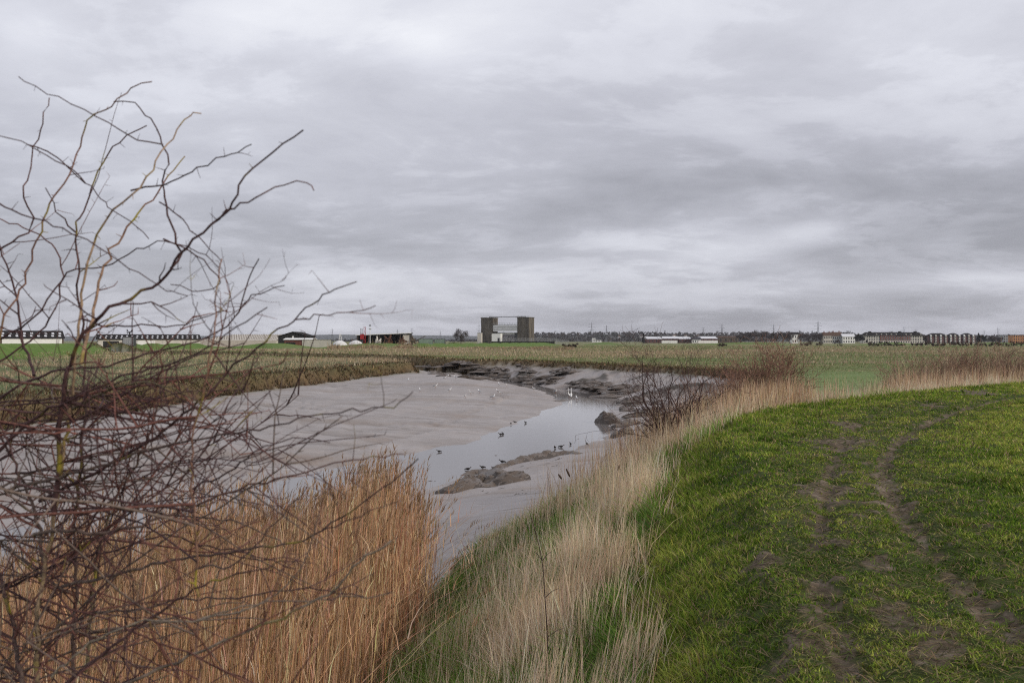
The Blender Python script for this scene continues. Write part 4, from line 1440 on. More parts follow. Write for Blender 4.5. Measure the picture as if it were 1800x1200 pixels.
# ---- farm and yard on the left
def shed(name, label, cat, px0, px1, Y, ridge, eave, depth, wall, roof, rz=0.0, sky=None, gable_front=False, opening=None, wall_parts=()):
    k1 = (px1 - CX) / F                      # left end at distance Y, the right end where its sight line meets the turned wall
    xa = px_x(px0, Y)
    ln = (k1 * Y - xa) / (math.cos(rz) - k1 * math.sin(rz))
    xc, hw = xa + math.cos(rz) * ln / 2, ln / 2
    Y = Y + math.sin(rz) * ln / 2
    z0 = zg(xc, Y)
    r = empty(name, (xc, Y, z0), rz)
    tag(r, label, cat)
    ze, zr = px_z(eave, Y) - z0, px_z(ridge, Y) - z0
    b = MB()
    if gable_front:
        b.prism([(-hw, -.5), (hw, -.5), (hw, ze), (0, zr), (-hw, ze)], 0, depth, 1)
    else:
        b.prism([(0, -.5), (depth, -.5), (depth, ze), (depth / 2, zr), (0, ze)], -hw, hw, 0)
    part("wall", b, wall, r)
    b = MB()
    o, t = .5, .18
    if gable_front:
        sl = (zr - ze) / hw
        for s in (-1, 1):
            b.prism([(0, zr + .03), (0, zr + t + .03), (s * (hw + o), ze - o * sl + t + .03), (s * (hw + o), ze - o * sl + .03)][::s], -o, depth + o, 1)
    else:
        sl = (zr - ze) / (depth / 2)
        b.prism([(-o, ze - o * sl + .03), (depth / 2, zr + .03), (depth / 2, zr + t + .03), (-o, ze - o * sl + t + .03)], -hw - o, hw + o, 0)
        b.prism([(depth + o, ze - o * sl + .03), (depth + o, ze - o * sl + t + .03), (depth / 2, zr + t + .03), (depth / 2, zr + .03)], -hw - o, hw + o, 0)
    rf = part("roof", b, roof, r)
    if sky:
        nc, nr, wd, hg = sky
        for q in range(nr):
            for k in range(nc):
                b = MB()
                f0 = .14 + .74 * q / nr
                f1 = f0 + hg / nr
                x = -hw + 2 * hw * (k + .5 + .15 * (q % 2)) / nc
                dx_ = wd * hw / nc
                V = [(x - dx_, f0 * depth / 2, ze + (zr - ze) * f0 + t + .06), (x + dx_, f0 * depth / 2, ze + (zr - ze) * f0 + t + .06),
                     (x + dx_, f1 * depth / 2, ze + (zr - ze) * f1 + t + .06), (x - dx_, f1 * depth / 2, ze + (zr - ze) * f1 + t + .06)]
                V += [(a, c, d - .08) for a, c, d in V]
                b.raw(V, [(0, 1, 2, 3), (7, 6, 5, 4), (0, 4, 5, 1), (1, 5, 6, 2), (2, 6, 7, 3), (3, 7, 4, 0)])
                part("skylight", b, M['skylight'], rf)
    for (a, c, za, zc, mt, nm) in (opening or ()):
        b = MB()
        b.box(-hw + 2 * hw * a, -hw + 2 * hw * c, -.1, -.004, ze * za, ze * zc)
        part(nm, b, M[mt], r)  # black panels paint the shaded inside of the open doorways
    return r


shed("livestock_barn", "long dark roofed barn with two rows of white skylights at the far left edge", "barn", -55, 112, 385, 581.5, 594, 16, M['timber'], M['roof_dark'], .55, (13, 2, .36, .42), opening=[(.34, .98, .05, .92, 'white', 'white_panel'), (.02, .12, .0, .8, 'black', 'doorway_shade'), (.2, .27, 0, .8, 'black', 'doorway_shade')])
shed("open_barn", "long low barn with dark roof and pale end behind the hawthorn bush", "barn", 172, 352, 410, 588.2, 596.3, 15, M['pale'], M['roof_dark'], .42, (20, 2, .32, .40), opening=[(.30, .55, .1, .85, 'white', 'white_panel'), (.62, .8, .05, .85, 'pale', 'door'), (.05, .2, .05, .8, 'black', 'doorway_shade')])
# multi-span glasshouse
def glasshouse():
    Y = 470
    xa, xb = px_x(350, Y), px_x(485, Y)
    xc = (xa + xb) / 2
    z0 = zg(xc, Y)
    r = empty("glasshouse", (xc, Y, z0))
    tag(r, "long cream multi span glasshouse with many small roof ridges", "glasshouse")
    hw = (xb - xa) / 2
    ze, zr = px_z(597.5, Y) - z0, px_z(586.5, Y) - z0
    b = MB()
    b.box(-hw, hw, 0, 60, -.5, ze)
    part("wall", b, M['cream'], r)
    n = 7
    for k in range(n):
        b = MB()
        ya = 60 * k / n
        yb_ = 60 * (k + 1) / n
        zt = ze + (zr - ze) * (k + 1) / n
        zl = ze + (zr - ze) * (k + .25) / n
        b.prism([(ya, ze - .2 if k == 0 else zl - .6), (yb_, zl - .6), ((ya + yb_) / 2, zt)], -hw, hw, 0)
        rf = part("roof", b, M['cream'], r)
        b = MB()
        m = 30
        sl = (zt - (zl - .6)) / ((yb_ - ya) / 2)
        for j in range(m + 1):
            x = -hw + 2 * hw * j / m
            b.obox((x, ya + .4, zl - .6 + .4 * sl + .06), (x, (ya + yb_) / 2, zt + .06), .16, .1)
        part("glazing_bars", b, M['timber'], rf)


glasshouse()
shed("black_barn", "black gabled barn with one small light window beside the glasshouse", "barn", 489, 540, 430, 583.5, 591, 18, M['black'], M['roof_dark'], .0, gable_front=True, opening=[(.48, .54, .72, 1.02, 'white', 'window')])
shed("flat_shed", "low white roofed shed with red brown wall below the black barn", "shed", 500, 548, 400, 594.8, 597, 7, M['brick'], M['white'], -.05, opening=[(.05, .4, .05, .7, 'black', 'doorway_shade')])


def box_thing(name, label, cat, px0, px1, y0, y1, Y, mat, dep, ribs=0, rz=0., group=None, ribmat=None):
    xa, xb = px_x(px0, Y), px_x(px1, Y)
    xc, hw = (xa + xb) / 2, (xb - xa) / 2
    z0 = min(zg(xc, Y), px_z(y1, Y) - .1)
    r = empty(name, (xc, Y, z0), rz)
    tag(r, label, cat, group)
    h = px_z(y0, Y) - z0
    b = MB()
    b.box(-hw, hw, 0, dep, 0, h)
    for k in range(ribs):
        x = -hw + 2 * hw * (k + .5) / ribs
        b.box(x - .06, x + .06, -.09, -.002, .1, h - .1)
    part("body", b, mat, r)
    b = MB()
    for x in (-hw, hw):
        b.box(x - .08, x + .08, -.12, dep + .12, -.02, h + .05)
    b.box(-hw + .085, hw - .085, -.11, .1, h + .002, h + .08)
    part("frame", b, ribmat or M['steel_dark'], r)
    return r


box_thing("panel_fence", "pale ribbed panel fence between low shed and white covered heaps", "fence", 531, 583, 597, 603, 395, M['pale'], .4, 26, .05)
box_thing("shipping_container", "greenish container nearer the yard's dark shed", "container", 736, 761, 595.5, 602.5, 470, M['green'], 2.6, 18, .04, "containers at the end of the yard")
box_thing("shipping_container", "pale green container nearer the bare tree", "container", 763.5, 782, 596, 602.5, 475, M['green'], 2.6, 14, -.03, "containers at the end of the yard")
box_thing("metal_tank", "grey square metal tank with dark pump on top behind the hawthorn", "tank", 216, 235, 592.5, 607, 300, M['steel_grey'], 3.0, 6, .2)
T = Tubes()
xt, zt_ = px_x(228, 301), px_z(592.5, 300)
for pts, rr in (([(xt, 301, zt_), (xt, 301, zt_ + 1.7)], .25), ([(xt - .9, 301, zt_ + 1.3), (xt + .9, 301, zt_ + 1.9)], .14), ([(xt - .8, 301, zt_ + 2.2), (xt, 301, zt_ + 1.4), (xt + .9, 301, zt_ + 2.4)], .1), ([(xt - .8, 301, zt_ + 1.6), (xt - .8, 301, zt_ + 2.5)], .14)):
    T.tube(pts, rr, (.02, .02, .02), 6)
tag(link("pump", T.mesh("pump"), M['black']), "dark pump fitting standing on the grey square tank", "pump")


def dome(name, label, px0, px1, ytop, Y, mat):
    xa, xb = px_x(px0, Y), px_x(px1, Y)
    xc, hw = (xa + xb) / 2, (xb - xa) / 2
    z0 = zg(xc, Y)
    h = px_z(ytop, Y) - z0
    rings = []
    for k in range(9):
        y = -3 + 6 * k / 8
        sc = max(.15, math.sqrt(max(0, 1 - (y / 3.2) ** 2)))
        rings.append([(xc + hw * sc * math.cos(a) * (1 + .06 * math.sin(5 * a + k)), Y + y, z0 - .2 + h * sc * math.sin(a) * (1 + .04 * math.sin(3 * a + k))) for a in np.linspace(0, math.pi, 15)])
    b = MB()
    b.loft(rings)
    tag(b.build(name, mat, None, True), label, "covered heap", "white covered heaps in the yard")


dome("covered_heap", "white sheeted heap next to the pale panel fence", 582, 612, 597.6, 400, M['tarp'])
dome("covered_heap", "white sheeted heap next to the red mast", 610, 640, 597.3, 402, M['tarp'])


def yard():
    # white A shaped frame
    Y = 410
    T = Tubes()
    x, zb_, zt = px_x(598, Y), zg(px_x(598, Y), Y), px_z(586, Y)
    for s in (-1, 1):
        T.tube([(x + s * 1.0, Y, zb_), (x + s * .15, Y, zt)], .14, (.7, .7, .7), 6)
    for f in (.3, .6, .85):
        T.tube([(x - (1 - .85 * f), Y, zb_ + (zt - zb_) * f), (x + (1 - .85 * f), Y, zb_ + (zt - zb_) * f)], .09, (.7, .7, .7), 6)
    tag(link("ladder_frame", T.mesh("ladder_frame"), M['steel_white']), "white A shaped ladder frame behind the sheeted heaps", "frame")
    # red mast
    Y = 405
    X = px_x(638, Y)
    z0 = zg(X, Y)
    r = empty("lifting_mast", (X, Y, z0))
    tag(r, "red and white twin mast with red cab beside the dark open shed", "mast")
    for px, mt, yt in ((635.5, 'pylon', 577), (641.2, 'red', 574)):
        xx, zt = px_x(px, Y) - X, px_z(yt, Y) - z0
        T = Tubes()
        for s in (-.35, .35):
            T.tube([(xx + s, 0, 0), (xx + s, 0, zt)], .09, (.2, .05, .05), 5)
        nst = 10
        for k in range(nst):
            za, zc = zt * k / nst, zt * (k + 1) / nst
            T.tube([(xx - .35 * (-1) ** k, 0, za), (xx + .35 * (-1) ** k, 0, zc)], .06, (.2, .05, .05), 4)
        link("mast", T.mesh("mast"), M[mt], r)
    b = MB()
    b.box(px_x(633.5, Y) - X, px_x(639.5, Y) - X, -.8, .8, px_z(596, Y) - z0, px_z(587.5, Y) - z0)
    b.box(px_x(634, Y) - X, px_x(639, Y) - X, -.9, .9, px_z(587.4, Y) - z0, px_z(586.8, Y) - z0)
    part("cab", b, M['red'], r)
    b = MB()
    b.box(px_x(632, Y) - X, px_x(643, Y) - X, -1.2, 1.2, -.1, .5)
    part("base", b, M['steel_dark'], r)
    # lamp post
    Y = 415
    X = px_x(650.5, Y)
    z0 = zg(X, Y)
    r = empty("lamp_post", (X, Y, z0))
    tag(r, "tall pale lamp post in front of the dark open shed", "lamp post")
    zt = px_z(572.5, Y) - z0
    T = Tubes()
    T.tube([(0, 0, -.3), (0, 0, zt * .5), (0, 0, zt)], [.17, .14, .1], (.6, .6, .6), 7)
    link("pole", T.mesh("pole"), M['steel_white'], r)
    b = MB()
    b.prism([(-.55, zt - .05), (.55, zt - .05), (.35, zt + .4), (-.35, zt + .4)], -.35, .35, 1)
    part("lamp_head", b, M['steel_dark'], r)
    b = MB()
    b.box(-.5, .5, -.3, .3, zt - 1.6, zt - 1.2)
    part("bracket", b, M['steel_grey'], r)
    # dark open shed
    Y = 440
    xa, xb = px_x(628, Y), px_x(721, Y)
    xc, hw = (xa + xb) / 2, (xb - xa) / 2
    z0 = zg(xc, Y)
    r = empty("open_shed", (xc, Y, z0), .03)
    tag(r, "long black open fronted shed with thin pale roof edge", "shed")
    h0, h1 = px_z(589.5, Y) - z0, px_z(586, Y) - z0
    b = MB()
    b.prism([(-hw, -.3), (hw, -.3), (hw, h1), (-hw, h0)], 8, 8.4, 1)
    for s in (-1, 1):
        b.box(s * hw - .2, s * hw + .2, 0, 7.99, -.3, (h0 if s < 0 else h1))
    part("wall", b, M['black'], r)
    b = MB()
    b.prism([(-hw - .6, h0 + .01), (hw + .6, h1 + .01), (hw + .6, h1 + .3), (-hw - .6, h0 + .3)], -.8, 9, 1)
    rf = part("roof", b, M['roof_dark'], r)
    b = MB()
    b.prism([(-hw - .6, h0 + .06), (hw + .6, h1 + .06), (hw + .6, h1 + .34), (-hw - .6, h0 + .34)], -.92, -.804, 1)
    part("roof_edge", b, M['white'], rf)
    for f in (.0, .2, .4, .6, .8, .995):
        b = MB()
        x = -hw + 2 * hw * f
        b.box(x - .13 + .3, x + .13 + .3 if f < .9 else x, -.2, .06, -.3, h0 + (h1 - h0) * f - .01)
        part("post", b, M['timber'], r)
    b = MB()
    b.box(hw * .72, hw * .985, .08, .4, -.3, h1 - .5)
    part("end_panel", b, M['pale'], r)
    # heaps of scrap and brushwood in front of it
    for k, (px, w_, yt, mt, lab) in enumerate(((664, 9, 594.5, 'pale', "pale heap of scrap inside the open shed"), (682, 10, 591, 'rust', "tall rusty scrap heap in front of the open shed"), (707, 9, 591.5, 'rust', "dark rusty scrap heap near the pale end panel"), (727, 10, 592, 'timber', "brown scrap heap just past the shed's end"))):
        Y = 428
        xx = px_x(px, Y)
        z0 = zg(xx, Y)
        hh = px_z(yt, Y) - z0
        b = MB()
        ra = np.random.default_rng(50 + k)
        for j in range(26):
            f = ra.random()
            c = Vector((xx + ra.normal(0, .42) * w_ / F * Y * (1 - .5 * f), Y + ra.normal(0, .8), z0 + f * hh * .85))
            d = Vector(ra.normal(0, 1, 3)) * (.5 + .7 * ra.random())
            b.obox(c - d, c + d, .25 + .5 * ra.random(), .2 + .4 * ra.random())
        tag(b.build("scrap_heap", M[mt]), lab, "scrap heap", "scrap heaps round the open shed")


yard()


# ---- trees
def twig_crown(rr, n, rx, ry, rz_, zc, wid, ln, col, lobes=7):
    """a bare winter crown: many thin slivers through a lobed volume"""
    cen = np.stack([rr.normal(0, .45, lobes) * rx, rr.normal(0, .45, lobes) * ry, zc + rr.normal(0, .42, lobes) * rz_], 1)
    rad = .35 + .3 * rr.random(lobes)
    i = rr.integers(0, lobes, n)
    u = rr.normal(0, 1, (n, 3))
    u /= np.linalg.norm(u, axis=1)[:, None]
    q = cen[i] + u * (rr.random(n) ** .45 * rad[i])[:, None] * np.array([rx, ry, rz_])
    d = u * .7 + np.array([0, 0, .8]) + rr.normal(0, .5, (n, 3))
    d /= np.linalg.norm(d, axis=1)[:, None]
    s = np.cross(d, rr.normal(0, 1, (n, 3)))
    s /= np.linalg.norm(s, axis=1)[:, None]
    L_ = ln * (.5 + rr.random(n))[:, None]
    W_ = wid * (.5 + rr.random(n))[:, None]
    V = np.stack([q - s * W_ - d * L_ * .5, q + s * W_ - d * L_ * .5, q + d * L_ * .5], 1).reshape(-1, 3)
    T_ = np.arange(3 * n).reshape(-1, 3)
    c = np.repeat(np.asarray(col)[None] * (.6 + .8 * rr.random((n, 1))), 3, axis=0)
    return V, None, T_, c


TREE_MAT = leaf_mat("winter_twigs", .1, .85, .1)
TRUNK_MAT = pbr("tree_trunk", (.05, .042, .038), .9, .3, 2)


def tree(name, label, base, height, width, col, n, wid, ln, seed, group=None, conical=False):
    rr = np.random.default_rng(seed)
    r = empty(name, base)
    tag(r, label, "tree", group)
    T = Tubes()
    T.tube([(0, 0, -.4), (.05 * height * .2, 0, height * .25), (0, .1, height * .5), (.1, 0, height * .8)], [height * .024, height * .019, height * .012, .04], (.05, .042, .038), 6)
    for k in range(7):
        a = k * 2.4 + rr.random()
        z0 = height * (.22 + .06 * k)
        e = np.array([math.cos(a) * width * .36, math.sin(a) * width * .36, z0 + height * .25])
        s0 = np.array([0.02, 0, z0])
        T.tube([s0, (s0 + e) / 2 + np.array([0, 0, -.02 * height]), e], [height * .011, height * .007, .03], (.05, .042, .038), 4)
    link("trunk", T.mesh("trunk"), TRUNK_MAT, r)
    A = Acc()
    if conical:
        k = n
        t = rr.random(k) ** .8
        a = rr.random(k) * 6.28
        q = rr.random(k) ** .5 * width * .5 * (1 - t) + .05
        V, _, T_, c = twig_crown(rr, k, 1, 1, 1, 0, wid, ln, col)
        off = np.stack([q * np.cos(a), q * np.sin(a), height * (.08 + .92 * t)], 1)
        V = V.reshape(-1, 3, 3)
        V = V - V.mean(1, keepdims=True) + off[:, None]
        A.add(V.reshape(-1, 3), None, T_, c)
    else:
        A.add(*twig_crown(rr, n, width * .5, width * .5, height * .36, height * .62, wid, ln, col, 9))
    link("crown", A.mesh("crown", False), TREE_MAT, r)
    return r


def on(px, Y):
    X = px_x(px, Y)
    return (X, Y, zg(X, Y))


Yt = 500
b_ = on(810, Yt)
tree("bare_tree", "lone bare winter tree standing left of the flood barrier", b_, px_z(572.5, Yt) - b_[2], 7.2, (.075, .06, .055), 1500, .06, 1.1, 5)
b_ = on(795, 470)
tree("bare_bush", "low brown bush at the foot of the lone bare tree", on(797, 480), 2.6, 5.5, (.07, .05, .035), 500, .09, .7, 6)

WT = [(1302, 585.5, 15, "grey brown bare tree at the left end of the tree belt", 0), (1316, 583, 13, "small bare tree second from the left end of the tree belt", 0), (1330, 581.5, 17, "tall round bare tree in the left half of the tree belt", 0),
      (1347, 583, 15, "round bare tree right of the tall one in the tree belt", 0), (1361, 584.5, 14, "low bare tree in the middle of the tree belt", 0), (1376, 581, 17, "broad bare tree left of the white house gap", 0), (1388, 582, 12, "narrow bare tree at the left edge of the white house gap", 0),
      (1413, 583.5, 14, "bare tree right of the white house gap", 0), (1428, 584, 14, "bare tree midway between house gap and white terrace", 0), (1442, 584.5, 14, "bare tree beside the white terrace", 0), (1490, 582.5, 15, "dark dense tree rising behind the white terrace", 1), (1508, 587, 10, "low dark tree between terrace and long apartment block", 1),
      (1516, 588.5, 9, "small dark tree at the corner of the long apartment block", 1), (1561, 583.5, 14, "bare tree crown showing over the long apartment block", 0), (1627, 589, 8, "small bare tree between the two apartment blocks", 0), (1660, 586, 12, "bare tree behind the second apartment block", 0),
      (1720, 586, 8, "dark conical tree at the end of the apartment blocks", 2), (1728, 588.5, 8, "dark round tree beside the conical one", 1), (1746, 591, 12, "low bare tree past the apartment blocks", 0), (1758, 592, 9, "low bare tree left of the grey block", 0), (1465, 584.5, 10, "bare tree just behind the white terrace roof", 0), (1131, 586, 5, "dark narrow tree standing left of the white roofed sheds", 2)]
for k, (px, yt, wpx, lab, kind) in enumerate(WT):
    Y = 1000 + 14 * (k % 5) + (160 if px in (1561, 1660, 1490, 1465) else 0)
    bs = on(px, Y)
    col = (.062, .05, .05) if kind == 0 else (.028, .030, .026)
    tree("dark_tree" if kind else "bare_tree", lab, bs, px_z(yt, Y) - bs[2], wpx / F * Y * 1.35, col, 1100 if kind == 0 else 1500, .17, 1.3, 100 + k, "trees on the far side of the marsh", kind == 2)

# hedges across the marsh
for k, (px, wpx, yt, Y, lab) in enumerate(((1417, 20, 600.5, 560, "small dark hedge clump right of the tall thicket"), (1441, 9, 600.5, 575, "smallest round hedge clump on the far marsh"), (1476, 9, 599.5, 570, "round hedge clump below the white terrace"),
                                        (1558, 64, 600.5, 540, "long dark hedge below the long apartment block"), (1632, 60, 600.8, 535, "long dark hedge between the apartment blocks"), (1695, 52, 600.5, 545, "dark hedge below the second apartment block"),
                                        (1748, 46, 600.8, 530, "dark hedge below the conical tree"), (1800, 56, 599.5, 515, "thick dark hedge in front of the orange building"), (1270, 14, 603.5, 470, "low brown scrub clump on the marsh before the sheds"), (1005, 26, 604, 420, "low brown scrub clump on the marsh below the hills"))):
    bs = on(px, Y)
    rr = np.random.default_rng(300 + k)
    w_ = wpx / F * Y
    h = px_z(yt, Y) - bs[2]
    A = Acc()
    nb = max(2, int(w_ / 1.6))
    for j in range(nb):
        V, q, T_, c = twig_crown(rr, 130, 1.5, 1.6, h * .5, h * .5, .10, .8, (.052, .034, .026), 4)
        V = V + np.array([-w_ / 2 + w_ * (j + .5) / nb, rr.normal(0, .5), 0])
        V[:, 2] = np.maximum(V[:, 2] * (.8 + .35 * rr.random()), -.2)
        A.add(V, q, T_, c)
    o = link("hedge", A.mesh("hedge", False), TREE_MAT)
    o.location = bs
    tag(o, lab, "hedge", "hedges across the far marsh")


# ---- houses and flats
def gabled(name, label, cat, px0, px1, Y, ridge, eave, dep, wall, roof, nwin=0, rows=2, rz=0., group=None, hip=False, winmat='glass', chim=0):
    xa, xb = px_x(px0, Y), px_x(px1, Y)
    xc, hw = (xa + xb) / 2, (xb - xa) / 2
    z0 = zg(xc, Y)
    r = empty(name, (xc, Y, z0), rz)
    tag(r, label, cat, group)
    ze, zr = px_z(eave, Y) - z0, px_z(ridge, Y) - z0
    b = MB()
    b.box(-hw, hw, 0, dep, -.5, ze)
    part("wall", b, wall, r)
    b = MB()
    e = min(hw * .9, dep / 2) if hip else .001
    o = .4
    b.raw([(-hw - o, -o, ze + .003), (hw + o, -o, ze + .003), (hw + o, dep + o, ze + .003), (-hw - o, dep + o, ze + .003), (-hw - o + e, dep / 2, zr), (hw + o - e, dep / 2, zr)],
          [(3, 2, 1, 0), (0, 1, 5, 4), (2, 3, 4, 5), (1, 2, 5), (3, 0, 4)])
    rf = part("roof", b, roof, r)
    for k in range(chim):
        b = MB()
        x = -hw * .6 + 1.2 * hw * k / max(1, chim - 1)
        b.box(x - .5, x + .5, dep / 2 - .5, dep / 2 + .5, zr - .6, zr + 1.3)
        part("chimney", b, M['brick'], rf)
    win = None
    for q in range(rows):
        for k in range(nwin):
            x = -hw + 2 * hw * (k + .5) / nwin
            za = ze * (q + .28) / rows
            if win is None:
                b = MB()
                b.box(-.55, .55, -.08, -.004, 0, ze / rows * .5)
                b.box(-.62, .62, -.11, -.084, -.12, -.02)
                win = part("window", b, M[winmat], r)
                win.location = (x, 0, za)
            else:
                c = win.copy()
                COL.objects.link(c)
                c.parent = r
                c.location = (x, 0, za)
    return r, hw, ze, zr


gabled("white_house", "small white house far across the marsh below the wooded hill", "house", 1041, 1047, 1500, 592, 594, 7, M['white'], M['roof_slate'], 2, 1)
gabled("white_bungalow", "long low white bungalow beside the small white house", "house", 1047.5, 1058, 1490, 596, 597.5, 6, M['white'], M['roof_slate'], 4, 1)
for k, (p0, p1, rd, ev, wl, rf, lab) in enumerate(((1138, 1164, 591.5, 595.5, 'brick_dark', 'skylight', "low dark shed with white roof at the left end of the shed row"), (1165, 1192, 591, 595, 'brick_dark', 'skylight', "wide white roofed shed second from the left of the shed row"), (1194, 1216, 591.5, 595.5, 'brick_dark', 'skylight', "white roofed shed in the middle of the shed row"),
                                                   (1217, 1232, 592, 597, 'white', 'roof_slate', "small white walled shed in the gap of the shed row"), (1233, 1262, 591, 595, 'brick_dark', 'skylight', "long white roofed shed right of the white walled one"), (1263, 1298, 590.5, 593, 'timber', 'roof_brown', "brown roofed shed at the right end of the shed row"))):
    gabled("industrial_shed", lab, "shed", p0, p1, 1150 + 8 * (k % 3), rd, ev, 26, M[wl], M[rf], 4, 1, -.12 if k % 2 else .08, "row of sheds beyond the marsh", chim=0)
for px0, px1, lab in ((1163, 1191, "left white storage wall in front of the sheds"), (1226, 1262, "right white storage wall in front of the sheds")):
    box_thing("storage_wall", lab, "wall", px0, px1, 598.2, 600.6, 1090, M['white'], 1.0, 8)
gabled("hidden_house", "white house with dark roof half hidden in the tree belt gap", "house", 1392, 1405, 1060, 583.5, 588, 9, M['white'], M['roof_dark'], 3, 2)
gabled("terrace_house", "cream house at the left end of the white terrace", "house", 1448, 1463, 1050, 584, 590, 10, M['pale'], M['roof_brown'], 4, 2, chim=2)
gabled("terrace_house", "grey house with brown roof in the middle of the white terrace", "house", 1463.5, 1481, 1052, 583.5, 590.5, 10, M['steel_grey'], M['roof_brown'], 5, 2, chim=2)
gabled("terrace_house", "bright white house with pale roof at the right end of the terrace", "house", 1481.5, 1503, 1048, 586.5, 591.5, 10, M['white'], M['skylight'], 5, 2)


def flats():
    Y = 1100
    # long block
    xa, xb = px_x(1518, Y), px_x(1625, Y)
    xc = (xa + xb) / 2
    z0 = zg(xc, Y)
    r = empty("apartment_block", (xc, Y, z0))
    tag(r, "long three storey apartment block, red brick middle and pale ends, dark gabled roof", "apartment block")
    hw = (xb - xa) / 2
    ze, zr = px_z(589.6, Y) - z0, px_z(583.6, Y) - z0
    secs = ((1518, 1547, 'pale', 0), (1547, 1573, 'brick', .8), (1573, 1600, 'brick', .4), (1600, 1625, 'pale', .0))
    for p0, p1, mt, fwd in secs:
        b = MB()
        b.box(px_x(p0, Y) - xc + .01, px_x(p1, Y) - xc - .01, -fwd, 12, -.5, ze)
        part("wall", b, M[mt], r)
        b = MB()
        b.box(px_x(p0, Y) - xc + .02, px_x(p1, Y) - xc - .02, -fwd - .12, -fwd - .003, -.4, ze / 3.2)
        part("ground_storey", b, M['pale'], r)
    b = MB()
    o = .5
    b.raw([(-hw - o, -1.2, ze + .003), (hw + o, -1.2, ze + .003), (hw + o, 12.5, ze + .003), (-hw - o, 12.5, ze + .003), (-hw + 4, 6, zr), (hw - 4, 6, zr)],
          [(3, 2, 1, 0), (0, 1, 5, 4), (2, 3, 4, 5), (1, 2, 5), (3, 0, 4)])
    rf = part("roof", b, M['roof_dark'], r)
    for px in (1530, 1583, 1610):
        x = px_x(px, Y) - xc
        b = MB()
        b.prism([(x - 3.6, ze - .2), (x + 3.6, ze - .2), (x, zr + 1.0)], -1.4, 6, 1)
        part("gable", b, M['roof_dark'], rf)
    for k in range(12):
        x = -hw + 2 * hw * (k + .7) / 12.4
        b = MB()
        b.box(x - .5, x + .5, .2, 3.4, ze + .9, ze + 2.0)
        part("dormer", b, M['pale'], rf)
    proto = None
    for q in range(3):
        for k in range(25):
            x = -hw + 2 * hw * (k + .5) / 25
            px = CX + (x + xc) * F / Y
            fwd = next((f for p0, p1, mt, f in secs if p0 <= px <= p1), 0)
            za = ze * (q + .22) / 3.05
            if proto is None:
                b = MB()
                b.box(-.62, .62, -.09, -.01, 0, 1.7)
                proto = part("window", b, M['glass'], r)
                c = proto
                b = MB()
                for s in (-1, 1):
                    b.box(s * .68 - .05, s * .68 + .05, -.13, -.02, -.05, 1.78)
                b.box(-.72, .72, -.16, -.02, -.2, -.055)
                fr = part("frame", b, M['white'], proto)
                c.location = (x, -fwd - .13, za)
            else:
                c = proto.copy()
                COL.objects.link(c)
                c.parent = r
                c.location = (x, -fwd - .13, za)
                f2 = fr.copy()
                COL.objects.link(f2)
                f2.parent = c
    # second block: three hipped pavilions
    xa, xb = px_x(1632, Y), px_x(1715, Y)
    xc = (xa + xb) / 2
    z0 = zg(xc, Y)
    r = empty("apartment_block", (xc, Y, z0))
    tag(r, "dark brick apartment block of three hipped pavilions with white bay windows", "apartment block")
    ze, zr = px_z(590.5, Y) - z0, px_z(585.3, Y) - z0
    proto = None
    for p0, p1 in ((1632, 1667), (1667.5, 1690.5), (1691, 1715)):
        x0, x1 = px_x(p0, Y) - xc, px_x(p1, Y) - xc
        b = MB()
        b.box(x0 + .3, x1 - .3, 0, 12, -.5, ze)
        part("wall", b, M['brick_dark'], r)
        b = MB()
        e = min((x1 - x0) * .38, 6)
        b.raw([(x0 - .1, -.6, ze + .003), (x1 + .1, -.6, ze + .003), (x1 + .1, 12.5, ze + .003), (x0 - .1, 12.5, ze + .003), (x0 + e, 6, zr), (x1 - e, 6, zr)], [(3, 2, 1, 0), (0, 1, 5, 4), (2, 3, 4, 5), (1, 2, 5), (3, 0, 4)])
        part("roof", b, M['roof_dark'], r)
        nb = 4 if p0 == 1632 else 3
        for k in range(nb):
            x = x0 + (x1 - x0) * (k + .5) / nb
            b = MB()
            b.box(x - .8, x + .8, -.7, -.004, ze * .02, ze * 1.02)
            b.prism([(x - .95, ze * 1.02 + .003), (x + .95, ze * 1.02 + .003), (x, ze * 1.02 + 1.5)], -.9, 3, 1)
            bay = part("bay", b, M['white'] if k % 2 == 0 else M['pale'], r)
            for q in range(3):
                for s in (-1.75, 0):
                    if proto is None:
                        b = MB()
                        b.box(-.5, .5, -.09, -.01, 0, 1.6)
                        proto = part("window", b, M['glass'], r)
                        c = proto
                    else:
                        c = proto.copy()
                        COL.objects.link(c)
                        c.parent = r
                    c.location = (x + s, -.72 if s == 0 else 0, ze * (q + .2) / 3)


flats()
gabled("orange_flats", "orange block of flats at the right edge of the far marsh", "apartment block", 1781, 1797, 1150, 588.2, 589, 12, M['orange'], M['roof_slate'], 4, 3)
gabled("orange_flats", "outermost orange block cut by the photo's right edge", "apartment block", 1797.5, 1812, 1155, 588, 588.8, 12, M['orange'], M['roof_slate'], 4, 3)
gabled("grey_flats", "plain grey block left of the orange flats", "apartment block", 1764, 1776, 1180, 588.4, 589.2, 12, M['steel_grey'], M['roof_slate'], 3, 3)


